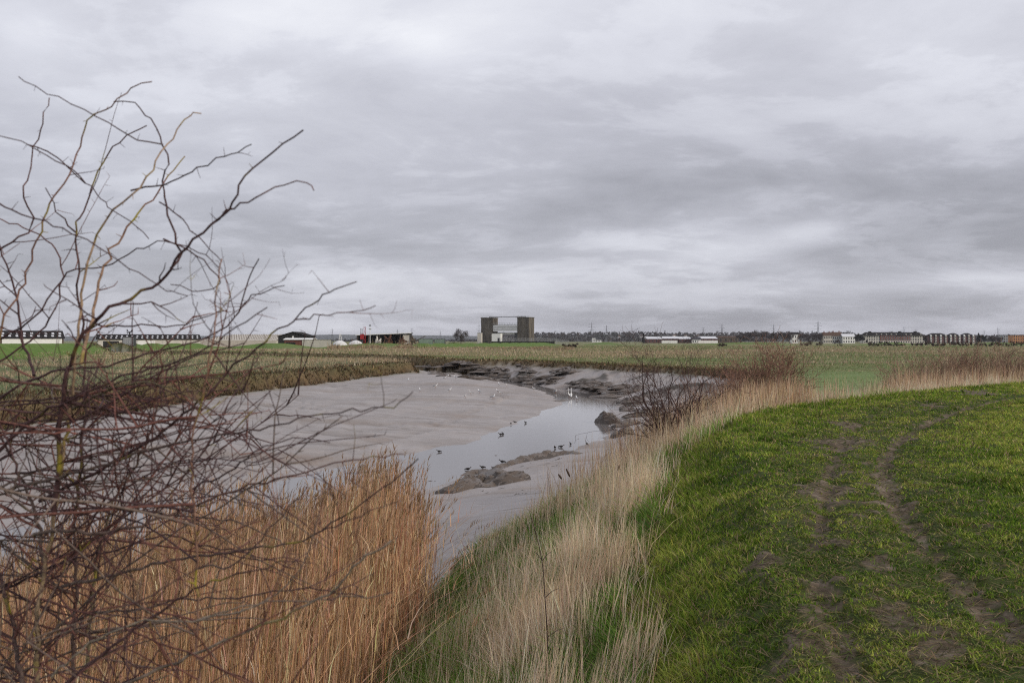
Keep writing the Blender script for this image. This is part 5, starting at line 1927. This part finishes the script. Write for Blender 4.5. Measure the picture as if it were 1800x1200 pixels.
# ---- pylons
def pylon_mesh():
    T = Tubes()
    H = 50.0

    def half(z):
        return .5 + 3.6 * (1 - min(z, 42) / 42) ** 1.25
    lev = [0, 7, 13, 19, 24, 29, 33, 37, 41, 45]
    c = (.14, .145, .16)
    for sx in (-1, 1):
        for sy in (-1, 1):
            T.tube([(sx * half(z), sy * half(z), z) for z in lev] + [(0, 0, H)], .20, c, 4)
    for a, b in zip(lev[:-1], lev[1:]):
        for s in (-1, 1):
            T.tube([(-half(a), s * half(a), a), (half(b), s * half(b), b)], .13, c, 3)
            T.tube([(half(a), s * half(a), a), (-half(b), s * half(b), b)], .13, c, 3)
            T.tube([(s * half(a), -half(a), a), (s * half(b), half(b), b)], .13, c, 3)
    for z, w in ((30, 7.5), (37, 9), (44, 6.5)):
        for s in (-1, 1):
            T.tube([(s * w, 0, z), (0, 0, z + 2.2)], .14, c, 3)
            T.tube([(s * w, 0, z), (0, 0, z - .1)], .14, c, 3)
            T.tube([(s * w, 0, z), (s * w, 0, z - 2.2)], .12, c, 3)
    return T.mesh("pylon")


PM = pylon_mesh()
PM.materials.append(M['pylon'])
PY = [(584, 577, "thin pylon over the blue hills behind the yard"), (699, 578, "pylon right above the dark open shed"), (724, 575.5, "pylon just past the right end of the dark open shed"), (774, 581.5, "short pylon above the green containers"), (842, 570, "pylon close to the left barrier tower"),
      (1040, 566, "tallest pylon between flood barrier and sheds"), (1066, 571, "second pylon between flood barrier and sheds"), (1236, 573.5, "pylon over the middle of the shed row"), (1269, 568.5, "tall pylon over the right end of the shed row"), (1360, 569, "pylon above the middle of the tree belt"),
      (1438, 563, "tall pylon above the tree belt beside the white terrace"), (1589, 573, "pylon over the middle of the long apartment block"), (1610, 577, "pylon over the right gable of the long apartment block"), (1730, 579.5, "distant pylon right of the conical tree"), (1754, 574.5, "pylon left of the grey block of flats")]
for px, yt, lab in PY:
    Y = (50 + 2.7 - CZ) * F / (HY - yt)
    o = bpy.data.objects.new("pylon", PM)
    COL.objects.link(o)
    o.location = (px_x(px, Y), Y, 2.7)
    o.rotation_euler = (0, 0, random.uniform(-.5, .5))
    tag(o, lab, "pylon", "electricity pylons along the horizon")


# ---- hills and far woods
def ridge(name, pts, Y0, Y1, mat, zfoot=2.0):
    pxs = np.array([p[0] for p in pts], float)
    zs = np.array([px_z(p[1], Y1) for p in pts])
    n, m = 220, 10
    u = np.linspace(pxs[0], pxs[-1], n)
    zr = np.interp(u, pxs, zs)
    xr = (u - CX) / F * Y1
    V, fac = [], np.linspace(0, 1, m)
    for k, t in enumerate(fac):
        y = Y0 + (Y1 - Y0) * t
        V.append(np.stack([xr, np.full(n, y), zfoot + (zr - zfoot) * smooth(np.full(n, t)) + 1.2 * perlin(xr / 90, np.full(n, y / 90.)) * t], 1))
    V.append(np.stack([xr, np.full(n, Y1 + 500.), np.full(n, zfoot)], 1))
    V = np.concatenate(V)
    i = np.arange(m)[:, None] * n
    j = np.arange(n - 1)[None]
    Q = np.stack([i + j, i + j + 1, i + n + j + 1, i + n + j], -1).reshape(-1, 4)
    o = link(name, np_mesh(name, V, Q), mat)
    tag(o, kind="structure")
    return xr, zr


hm = pbr("hill_ground", (.045, .045, .04), .95, .35, .01)
XR, ZR = ridge("hills", [(860, 590), (940, 589), (1000, 588), (1060, 587.5), (1110, 587), (1160, 588), (1210, 589), (1280, 588), (1340, 587), (1420, 588), (1520, 590), (1640, 591.5), (1760, 592), (1900, 593)], 2000, 2700, hm)
ridge("hills", [(-200, 592), (480, 590), (540, 588.6), (590, 587.8), (640, 588.2), (700, 588.6), (780, 589.6), (850, 590.5), (950, 592)], 5200, 6500, pbr("far_hill_ground", (.05, .06, .06), .95, .3, .004))

A = Acc()
rr = np.random.default_rng(77)
for k in range(2300):
    px = rr.uniform(870, 1850)
    t = rr.random() ** .8
    Y = 1900 + 800 * t
    x = px_x(px, Y)
    zt = np.interp(px_x(px, 2700), XR, ZR)
    z = 2 + (zt - 2) * float(smooth(np.array(t)))
    hgt = rr.uniform(4.5, 9) * (1.25 if rr.random() < .12 else 1) * (1 - .25 * (px > 1500))
    col = np.array((.055, .045, .045)) if rr.random() < .75 else np.array((.035, .04, .03)) if rr.random() < .6 else np.array((.085, .065, .05))
    V, q, T_, c = twig_crown(rr, 34, hgt * .55, hgt * .55, hgt * .5, hgt * .5, .8, 2.6, col, 3)
    A.add(V + np.array([x, Y, z]), q, T_, c)
tag(link("far_woods", A.mesh("far_woods", False), TREE_MAT), "dark winter woodland covering the low hill on the horizon", "woods", kind="stuff")
A = Acc()
for k in range(260):
    px = rr.uniform(560, 850)
    Y = rr.uniform(2100, 2600)
    hgt = rr.uniform(4, 8)
    V, q, T_, c = twig_crown(rr, 30, hgt * .8, hgt * .6, hgt * .5, hgt * .5, .8, 2.4, (.05, .045, .045), 3)
    A.add(V + np.array([px_x(px, Y), Y, 2.5]), q, T_, c)
tag(link("far_scrub", A.mesh("far_scrub", False), TREE_MAT), "distant dark scrub between the yard and the flood barrier", "scrub", kind="stuff")
for k, (px, yt, lab) in enumerate(((1186, 587.5, "white hillside house above the left sheds"), (1205, 588, "white hillside house above the middle sheds"), (1228, 588.5, "pale hillside house above the white walled shed"), (1128, 588.5, "pale hillside house near the dark narrow tree"), (1090, 589.5, "pale hillside house right of the second pylon"))):
    gabled("hillside_house", lab, "house", px - 2.6, px + 2.6, 2300, yt, yt + 2, 8, M['white'], M['roof_brown'], 0, 0, .2 * (-1) ** k, "houses on the wooded hill")
# ------------------------------------------------------------------ things lying and standing on the mud
def hit(px, py, y0=5.0, y1=320.0, water=True):
    """where the sight line of a pixel meets ground or water"""
    Ys = np.exp(np.linspace(math.log(y0), math.log(y1), 2500))
    X = (px - CX) / F * Ys
    Z = CZ - (py - HY) / F * Ys
    g_ = place(X, Ys)['z']
    if water:
        g_ = np.maximum(g_, 0.0)
    k = int(np.argmax(Z <= g_))
    return float(X[k]), float(Ys[k]), float(g_[k])


def clod_mat():
    m, nt, N, L = new_mat("wet_mud_clods")
    out = N.new('ShaderNodeOutputMaterial')
    b = N.new('ShaderNodeBsdfPrincipled')
    L.new(b.outputs[0], out.inputs[0])
    geo = N.new('ShaderNodeNewGeometry')
    nz = N.new('ShaderNodeTexNoise')
    nz.inputs['Scale'].default_value = 3.2
    nz.inputs['Detail'].default_value = 7
    nz.inputs['Roughness'].default_value = .7
    L.new(geo.outputs['Position'], nz.inputs['Vector'])
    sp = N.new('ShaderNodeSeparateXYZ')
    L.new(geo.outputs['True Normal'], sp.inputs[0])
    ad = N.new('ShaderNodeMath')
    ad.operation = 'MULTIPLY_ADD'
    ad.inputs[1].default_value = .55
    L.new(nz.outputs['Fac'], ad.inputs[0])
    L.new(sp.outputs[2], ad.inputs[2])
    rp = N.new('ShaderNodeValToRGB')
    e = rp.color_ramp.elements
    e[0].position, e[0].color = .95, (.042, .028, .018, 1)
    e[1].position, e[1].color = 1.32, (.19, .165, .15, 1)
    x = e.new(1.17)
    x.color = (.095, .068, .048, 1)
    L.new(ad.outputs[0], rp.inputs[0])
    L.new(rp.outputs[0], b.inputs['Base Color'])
    b.inputs['Roughness'].default_value = .42
    bp = N.new('ShaderNodeBump')
    bp.inputs['Strength'].default_value = .8
    bp.inputs['Distance'].default_value = .06
    L.new(nz.outputs['Fac'], bp.inputs['Height'])
    L.new(bp.outputs[0], b.inputs['Normal'])
    return m


CLOD = clod_mat()


def mound(name, label, line, width, height, seed, steep=2.2, group=None, cat="mud bank", notch=()):
    """a slumped ridge of mud along a ground line [(x, y), ...]: soft on one side, broken and steep on the other"""
    P = catmull(np.array([(x, y, 0) for x, y in line]), .10)
    n, m = len(P), 25
    tang = np.gradient(P, axis=0)
    tang /= np.linalg.norm(tang, axis=1)[:, None]
    nor = np.stack([-tang[:, 1], tang[:, 0], np.zeros(n)], 1)
    t = np.linspace(0, 1, n)
    env = np.sin(np.pi * np.clip(t, 0, 1)) ** .45
    u = np.linspace(-1, 1, m)
    prof = np.clip(np.where(u < 0, 1 - (-u) ** steep * 1.0, (1 - u) ** .8), 0, 1)
    W = width * (.35 + .65 * env) * (1 + .25 * perlin(t * 6 + seed, t * 0 + seed))
    X = P[:, None, 0] + nor[:, None, 0] * u[None] * W[:, None]
    Y = P[:, None, 1] + nor[:, None, 1] * u[None] * W[:, None]
    nz = fbm(X * 1.3 + seed * 7, Y * 1.3, 4)
    nz2 = fbm(X * 3.7 + seed, Y * 3.7, 3)
    X = X + .16 * width * nz2 * (1 - np.abs(u))[None]
    for hx, hr in notch:                         # hollows broken out of the near face
        dd2 = ((t[:, None] - hx) / hr) ** 2 + ((u[None] + .42) / .34) ** 2
        nz = nz - 2.1 * np.exp(-dd2)
    g_ = np.maximum(place(X.ravel(), Y.ravel())['z'].reshape(X.shape), -.06)
    Z = g_ - .06 + height * env[:, None] * prof[None] * (1 + .42 * nz) + height * prof[None] * (.30 * (1 - 2.2 * np.abs(perlin(X * 1.9 + seed, Y * 2.6))) + .10 * nz2) * .55
    V = np.stack([X, Y, Z], -1).reshape(-1, 3)
    i = np.arange(n - 1)[:, None] * m
    j = np.arange(m - 1)[None]
    Q = np.stack([i + j, i + j + 1, i + m + j + 1, i + m + j], -1).reshape(-1, 4)
    o = link(name, np_mesh(name, V, Q), CLOD)
    tag(o, label, cat, group)
    return o


def on_mud(pts):
    return [hit(*p)[:2] for p in pts]


mound("mud_ridge", "largest broken mud ridge with dark hollow beside the reeds", on_mud([(765, 868), (812, 858), (850, 853), (890, 847), (930, 842)])[::1], .95, .50, 1.3, notch=((.46, .09), (.72, .05)))
mound("mud_ridge", "flat topped shoulder of mud just behind the largest ridge", on_mud([(808, 836), (830, 831), (858, 833), (890, 838)]), .55, .26, 2.7)
mound("mud_ridge", "long thin mud ridge reaching along the water towards the thorn bush", on_mud([(868, 822), (905, 814), (950, 804), (990, 799), (1022, 797)]), .50, .32, 5.1)
mound("mud_lump", "rounded dark boulder of mud at the water under the thorn bush", on_mud([(1046, 742), (1062, 742), (1082, 744)]), .95, .80, 8.2, 3.0)
mound("mud_lump", "lower brown mud lump right of the rounded boulder", on_mud([(1075, 752), (1098, 748), (1120, 744)]), .75, .42, 11.4, 3.0)
mound("mud_lump", "small dark mud lump below the rounded boulder", on_mud([(1076, 768), (1090, 766), (1108, 762)]), .60, .50, 14.6, 3.0)
mound("mud_spit", "thin low mud spit where the creek narrows beside the gulls", on_mud([(975, 706), (1000, 702), (1040, 700)]), .9, .14, 17.6, 1.5)


def clods():
    """broken dark clods covering the far mud bank"""
    rr = np.random.default_rng(5)
    V_, Q_, n0 = [], [], 0
    zones = [((756, 925), (834, 868), 75, .22), ((866, 1022), (797, 826), 55, .20), ((1050, 1110), (738, 772), 30, .25), ((750, 800), (648, 660), 20, 1.0), ((806, 900), (646, 668), 62, 1.1), ((890, 1000), (640, 656), 28, .8), ((910, 985), (662, 674), 46, .8), ((985, 1010), (648, 656), 10, 1.2), ((1010, 1075), (672, 684), 46, .85), ((1060, 1120), (676, 700), 22, 1.0), ((1090, 1160), (700, 735), 24, .8)]
    for (x0, x1), (y0, y1), n, sc in zones:
        for k in range(n):
            px, py = rr.uniform(x0, x1), rr.uniform(y0, y1)
            py += (px - (x0 + x1) / 2) * .06
            X, Y, Z = hit(px, py, 24, 260)
            if Z > 2.2:
                continue
            rx, ry, rz = sc * rr.uniform(.5, 1.9), sc * rr.uniform(.5, 1.3), sc * rr.uniform(.12, .36)
            a, m = 10, 5
            th = np.linspace(0, 2 * np.pi, a, endpoint=False)
            ph = np.linspace(0, np.pi / 2, m)
            c = np.cos(ph)[:, None] * (1 + .28 * rr.standard_normal((1, a)))
            vx = X + rx * c * np.cos(th)
            vy = Y + ry * c * np.sin(th)
            vz = Z - .08 + rz * np.sin(ph)[:, None] * (1 + .25 * rr.standard_normal((m, a)))
            V = np.stack([vx, vy, vz], -1).reshape(-1, 3)
            i = np.arange(m - 1)[:, None] * a
            j = np.arange(a)[None]
            Q_.append(np.stack([i + j, i + (j + 1) % a, i + a + (j + 1) % a, i + a + j], -1).reshape(-1, 4) + n0)
            V_.append(V)
            n0 += len(V)
    o = link("mud_clods", np_mesh("mud_clods", np.concatenate(V_), np.concatenate(Q_), None, None, True), CLOD)
    tag(o, "dark broken clods strewn over the far mud bank", "mud clods", kind="stuff")


clods()


# ---- birds
WHT = pbr("white_feathers", (.80, .80, .80), .7)
GRY = pbr("grey_feathers", (.32, .33, .36), .7)
DRK = pbr("dark_feathers", (.030, .024, .022), .7, .3, 12)
BIL = pbr("bill", (.30, .10, .02), .6)


def bird(name, length, body_m, wing_m, neck=.5, upright=.25, leg=.3, head=.17):
    """one bird facing +x: body with neck and head as one skin, wings, bill and legs as parts"""
    L_ = length
    r = empty(name)
    zb = L_ * leg
    c, s = math.cos(upright), math.sin(upright)
    prof = [(-.52, .01, .0), (-.42, .05, .0), (-.28, .11, 0), (-.08, .165, 0), (.10, .165, 0), (.22, .13, .02), (.29, .085, .07), (.33, .06, .07 + neck * .3), (.37, .058, .07 + neck * .62), (.41, head * .52, .07 + neck * .82), (.47, head * .48, .08 + neck * .9), (.52, head * .2, .08 + neck * .88)]
    rings = []
    for x, rad, up in prof:
        cx, cz = x * c - up * s * .2, x * s + up
        rings.append([(L_ * cx, L_ * rad * math.cos(a), zb + L_ * (.17 + cz + rad * 1.0 * math.sin(a))) for a in np.linspace(0, 2 * math.pi, 10, endpoint=False)])
    b = MB()
    b.loft(rings)
    part("body", b, body_m, r, smooth_shade=True)
    for sg in (-1, 1):
        b = MB()
        V = []
        for x, zz, th in ((.2, .19, .12), (.02, .25, .155), (-.25, .22, .13), (-.58, .13, .03)):
            V.append([(L_ * x * c, sg * L_ * (th + .02), zb + L_ * (zz - .09 + x * s)), (L_ * x * c, sg * L_ * (th + .035), zb + L_ * (zz + .01 + x * s)), (L_ * x * c, sg * L_ * (th * .55), zb + L_ * (zz + .09 + x * s))])
        b.loft(V)
        part("wing", b, wing_m, r, smooth_shade=True)
    T = Tubes()
    hx, hz = .50 * c, .17 + .5 * s + .08 + neck * .88
    T.tube([(L_ * hx, 0, zb + L_ * hz), (L_ * (hx + .12), 0, zb + L_ * (hz - .02))], [L_ * .025, L_ * .008], (.3, .1, .02), 5)
    link("bill", T.mesh("bill"), BIL, r)
    for sg in (-1, 1):
        T = Tubes()
        T.tube([(0, sg * L_ * .06, zb + L_ * .1), (L_ * .02, sg * L_ * .06, zb * .5), (0, sg * L_ * .06, .005), (L_ * .1, sg * L_ * .06, .004)], [L_ * .022, L_ * .014, L_ * .012, L_ * .01], (.2, .08, .03), 4)
        link("leg", T.mesh("leg"), BIL if body_m is WHT else DRK, r)
    return r


used = set()


def flock(proto_args, name, cat, spots, group, lo, hi):
    proto = None
    for k, (px, py, lab) in enumerate(spots):
        X, Y, Z = hit(px, py + 1.5)
        if proto is None:
            o = proto = bird(name, *proto_args)
        else:
            o = copy_thing(proto)
        o.location = (X, Y, Z - .005)
        o.rotation_euler = (0, 0, random.uniform(0, 6.28))
        sc = random.uniform(lo, hi)
        o.scale = (sc, sc, sc)
        tag(o, lab, cat, group)


G = [(80, 310), (370, 292), (452, 290), (295, 362), (172, 393), (408, 390), (530, 440), (575, 412), (642, 402), (745, 445), (758, 447), (790, 400), (808, 413), (798, 345), (858, 350), (1072, 378), (1245, 400), (1412, 458), (392, 275)]
flock((.44, WHT, GRY, .30, .12, .30), "gull", "gull", [(700 + a / 4.5, 600 + b_ / 4.5, "white gull standing on the grey mud flat across the creek") for a, b_ in G], "gulls resting on the mud flat", .9, 1.15)
for k, (a, b_, lab) in enumerate(((1352, 448, "left one of two tall white egrets at the tip of the mud spit"), (1369, 448, "right one of two tall white egrets at the tip of the mud spit"))):
    X, Y, Z = hit(700 + a / 4.5, 600 + b_ / 4.5)
    o = bird("egret", .52, WHT, WHT, .95, .75, .55, .12)
    o.location = (X, Y, Z)
    o.rotation_euler = (0, 0, 2.6 - k)
    tag(o, lab, "egret", "pair of egrets at the creek")
D = [(893, 157, "duck on the brown mud tongue across the water"), (916, 147, "upper duck on the brown mud tongue across the water"), (985, 152, "duck at the water's edge beside the brown mud tongue"), (828, 228, "left duck of the pair wading by the far mud edge"), (842, 224, "right duck of the pair wading by the far mud edge"),
     (713, 438, "duck on the mud between the two largest ridges"), (838, 402, "duck perched on the near end of the long thin mud ridge"), (622, 449, "duck on top of the shoulder behind the largest mud ridge"), (780, 442, "duck at the near foot of the long thin mud ridge"), (1172, 311, "left duck of two swimming beyond the long thin ridge"), (1212, 306, "right duck of two swimming beyond the long thin ridge"),
     (1270, 288, "lone duck swimming past the far end of the thin ridge"), (1375, 287, "duck nearest to the thorn bush"), (438, 336, "lone duck on the water beside the reed tops")]
flock((.31, DRK, DRK, .16, .06, .05), "duck", "duck", [(650 + a / 3.6, 700 + b_ / 3.6, "small dark " + lab) for a, b_, lab in D], "ducks along the creek", .85, 1.1)
# px, py, half width, half height, amount, tilt
BLOBS = [(830, 45, 170, 70, .18, 0.15), (740, 75, 60, 35, .12, 0), (40, 55, 80, 60, .16, 0), (480, 30, 160, 60, .10, 0), (1290, 440, 200, 34, .20, .10), (1430, 405, 55, 18, .18, .1), (1110, 420, 120, 16, .10, .1), (1690, 400, 260, 75, -.10, .1),
         (1000, 300, 700, 110, -.03, 0), (520, 410, 240, 50, -.07, -.15), (1600, 60, 300, 120, .05, 0), (560, 480, 220, 28, .10, .1), (1560, 500, 320, 22, .16, .02), (300, 180, 300, 120, .05, 0), (900, 560, 900, 12, -.05, 0), (1250, 330, 400, 50, -.04, .1), (1000, 480, 260, 20, .06, 0)]
HAZE = .00006
# ------------------------------------------------------------------ camera, sky, sun
cam = bpy.data.cameras.new("camera")
cam.sensor_width = 36
cam.lens = 36 * F / 1800
cam.clip_start = 0.05
cam.clip_end = 40000
cam.dof.use_dof = True
cam.dof.focus_distance = 11
cam.dof.aperture_fstop = 5.0
co = bpy.data.objects.new("camera", cam)
COL.objects.link(co)
co.location = (0, 0, CZ)
co.rotation_euler = (math.radians(90) - math.atan2(600 - HY, F), 0, 0)
SC.camera = co

SUN_EL, SUN_AZ = math.radians(24), math.radians(118)      # azimuth clockwise from +y: from the right, a little behind
sun = bpy.data.lights.new("sun", 'SUN')
sun.energy = 2.0
sun.angle = math.radians(10)
sun.color = (1.0, .89, .74)
so = bpy.data.objects.new("sun", sun)
COL.objects.link(so)
d = Vector((math.sin(SUN_AZ) * math.cos(SUN_EL), math.cos(SUN_AZ) * math.cos(SUN_EL), math.sin(SUN_EL)))
so.rotation_euler = d.to_track_quat('Z', 'Y').to_euler()

# ------------------------------------------------------------------ the damp air
HZ = 14200.0
mb = MB()
mb.box(-HZ, HZ, -HZ, HZ, -2.0, 75.0)
hzm, hnt, hN, hL = new_mat("haze")
ho = hN.new('ShaderNodeOutputMaterial')
pv = hN.new('ShaderNodeVolumePrincipled')
pv.inputs['Color'].default_value = (.80, .82, .90, 1)
pv.inputs['Density'].default_value = HAZE
hL.new(pv.outputs[0], ho.inputs['Volume'])
tag(mb.build("haze", hzm), "thin damp haze over the marsh", "haze", kind="stuff")

w = bpy.data.worlds.new("World")
SC.world = w
w.use_nodes = True
nt = w.node_tree
N, L = nt.nodes, nt.links
N.clear()


def wmath(op, a, b=None, clamp=False):
    n = N.new('ShaderNodeMath')
    n.operation = op
    n.use_clamp = clamp
    for i, q in enumerate((a, b)):
        if q is None:
            continue
        if isinstance(q, (int, float)):
            n.inputs[i].default_value = q
        else:
            L.new(q, n.inputs[i])
    return n.outputs[0]


tc = N.new('ShaderNodeTexCoord')
sep = N.new('ShaderNodeSeparateXYZ')
L.new(tc.outputs['Generated'], sep.inputs[0])
dx, dy, dz = sep.outputs
zc = wmath('ADD', wmath('MAXIMUM', dz, 0.0), 0.20)
cmb = N.new('ShaderNodeCombineXYZ')
L.new(wmath('DIVIDE', dx, zc), cmb.inputs[0])
L.new(wmath('DIVIDE', dy, zc), cmb.inputs[1])


def wnoise(scale, sx, sy, detail, rough, dist, off=(0, 0, 0)):
    mp = N.new('ShaderNodeMapping')
    mp.inputs['Scale'].default_value = (sx, sy, 1)
    mp.inputs['Location'].default_value = off
    L.new(cmb.outputs[0], mp.inputs[0])
    n = N.new('ShaderNodeTexNoise')
    n.inputs['Scale'].default_value = scale
    n.inputs['Detail'].default_value = detail
    n.inputs['Roughness'].default_value = rough
    n.inputs['Distortion'].default_value = dist
    L.new(mp.outputs[0], n.inputs['Vector'])
    return n.outputs['Fac']


az = wmath('ARCTAN2', dx, dy)
el = wmath('ARCSINE', dz)


def pix(px, py):
    return math.atan2(px - CX, F), math.atan2((HY - py), math.hypot(F, px - CX))


def blob(px, py, rx, ry, amp, tilt=0.0):
    """a brighter or darker part of the cloud deck round one direction of the sky"""
    a0, e0 = pix(px, py)
    u = wmath('SUBTRACT', az, a0)
    v = wmath('SUBTRACT', el, e0)
    v2 = wmath('SUBTRACT', v, wmath('MULTIPLY', u, tilt))
    q = wmath('ADD', wmath('POWER', wmath('ABSOLUTE', wmath('DIVIDE', u, rx / F)), 2.0), wmath('POWER', wmath('ABSOLUTE', wmath('DIVIDE', v2, ry / F)), 2.0))
    return wmath('MULTIPLY', wmath('EXPONENT', wmath('MULTIPLY', q, -1.0)), amp)


big = wnoise(.55, 1.0, 1.0, 7, .55, .3, (3.1, 1.7, 0))
mid = wnoise(1.7, .9, 1.0, 10, .62, .35, (7.3, 2.2, 0))
fine = wnoise(5.5, .75, 1.1, 9, .62, .5, (1.3, 5.2, 0))
v = wmath('ADD', wmath('MULTIPLY', wmath('SUBTRACT', big, .5), .50), wmath('ADD', wmath('MULTIPLY', wmath('SUBTRACT', mid, .5), .42), wmath('MULTIPLY', wmath('SUBTRACT', fine, .5), .13)))
# long thin layers of cloud low over the horizon
lv = N.new('ShaderNodeCombineXYZ')
L.new(wmath('MULTIPLY', az, 3.2), lv.inputs[0])
L.new(wmath('MULTIPLY', wmath('ADD', el, wmath('MULTIPLY', az, -.03)), 17.0), lv.inputs[1])
ln_ = N.new('ShaderNodeTexNoise')
ln_.inputs['Scale'].default_value = 1.5
ln_.inputs['Detail'].default_value = 9
ln_.inputs['Roughness'].default_value = .6
ln_.inputs['Distortion'].default_value = .5
L.new(lv.outputs[0], ln_.inputs['Vector'])
lw = wmath('EXPONENT', wmath('MULTIPLY', wmath('ABSOLUTE', wmath('DIVIDE', el, .10)), -1.0))
v = wmath('ADD', v, wmath('MULTIPLY', wmath('MULTIPLY', wmath('SUBTRACT', ln_.outputs['Fac'], .5), lw), .55))
# crisper rims where one bank of cloud stands against the next
rim = wmath('ADD', mid, wmath('MULTIPLY', wmath('SUBTRACT', fine, .5), .35))
rm = N.new('ShaderNodeMapRange')
rm.interpolation_type = 'SMOOTHSTEP'
rm.inputs['From Min'].default_value = .49
rm.inputs['From Max'].default_value = .57
rm.inputs['To Min'].default_value = -.018
rm.inputs['To Max'].default_value = .022
L.new(rim, rm.inputs['Value'])
v = wmath('ADD', v, rm.outputs[0])
base = N.new('ShaderNodeValToRGB')       # brightness of the deck by height above the horizon
stops = [(0.0, .60), (.018, .58), (.05, .50), (.10, .50), (.16, .47), (.25, .53), (.45, .62), (.62, .70), (1.0, .76)]
eln = base.color_ramp.elements
while len(eln) < len(stops):
    eln.new(.5)
for e, (p, c) in zip(eln, stops):
    e.position = p
    e.color = (c, c, c, 1)
L.new(wmath('DIVIDE', el, .55), base.inputs[0])
tot = wmath('ADD', base.outputs[0], v)
for args in BLOBS:
    tot = wmath('ADD', tot, blob(*args))
ramp = N.new('ShaderNodeValToRGB')
cs = [(0.0, (.20, .20, .235)), (.35, (.335, .338, .38)), (.55, (.50, .505, .565)), (.75, (.68, .69, .755)), (1.0, (.90, .91, .95))]
eln = ramp.color_ramp.elements
while len(eln) < len(cs):
    eln.new(.5)
for e, (p, c) in zip(eln, cs):
    e.position = p
    e.color = (*c, 1)
L.new(tot, ramp.inputs[0])
bgc = N.new('ShaderNodeBackground')
bgc.inputs['Strength'].default_value = 1.13
L.new(ramp.outputs[0], bgc.inputs[0])
sky = N.new('ShaderNodeTexSky')
sky.sky_type = 'NISHITA'
sky.sun_disc = False
sky.sun_elevation = SUN_EL
sky.sun_rotation = SUN_AZ
bgs = N.new('ShaderNodeBackground')
bgs.inputs['Strength'].default_value = .08
L.new(sky.outputs[0], bgs.inputs[0])
mx = N.new('ShaderNodeMixShader')
mx.inputs[0].default_value = .93          # nearly complete cloud cover
L.new(bgs.outputs[0], mx.inputs[1])
L.new(bgc.outputs[0], mx.inputs[2])
wo = N.new('ShaderNodeOutputWorld')
L.new(mx.outputs[0], wo.inputs[0])

SC.view_settings.view_transform = 'Standard'
SC.view_settings.look = 'None'
SC.view_settings.exposure = 0
SC.view_settings.gamma = 1
SC.cycles.sample_clamp_indirect = 4
SC.cycles.max_bounces = 5
SC.cycles.diffuse_bounces = 2
SC.cycles.glossy_bounces = 2
SC.cycles.transmission_bounces = 3
SC.cycles.volume_bounces = 0
SC.cycles.use_denoising = False
SC.cycles.filter_width = 1.1
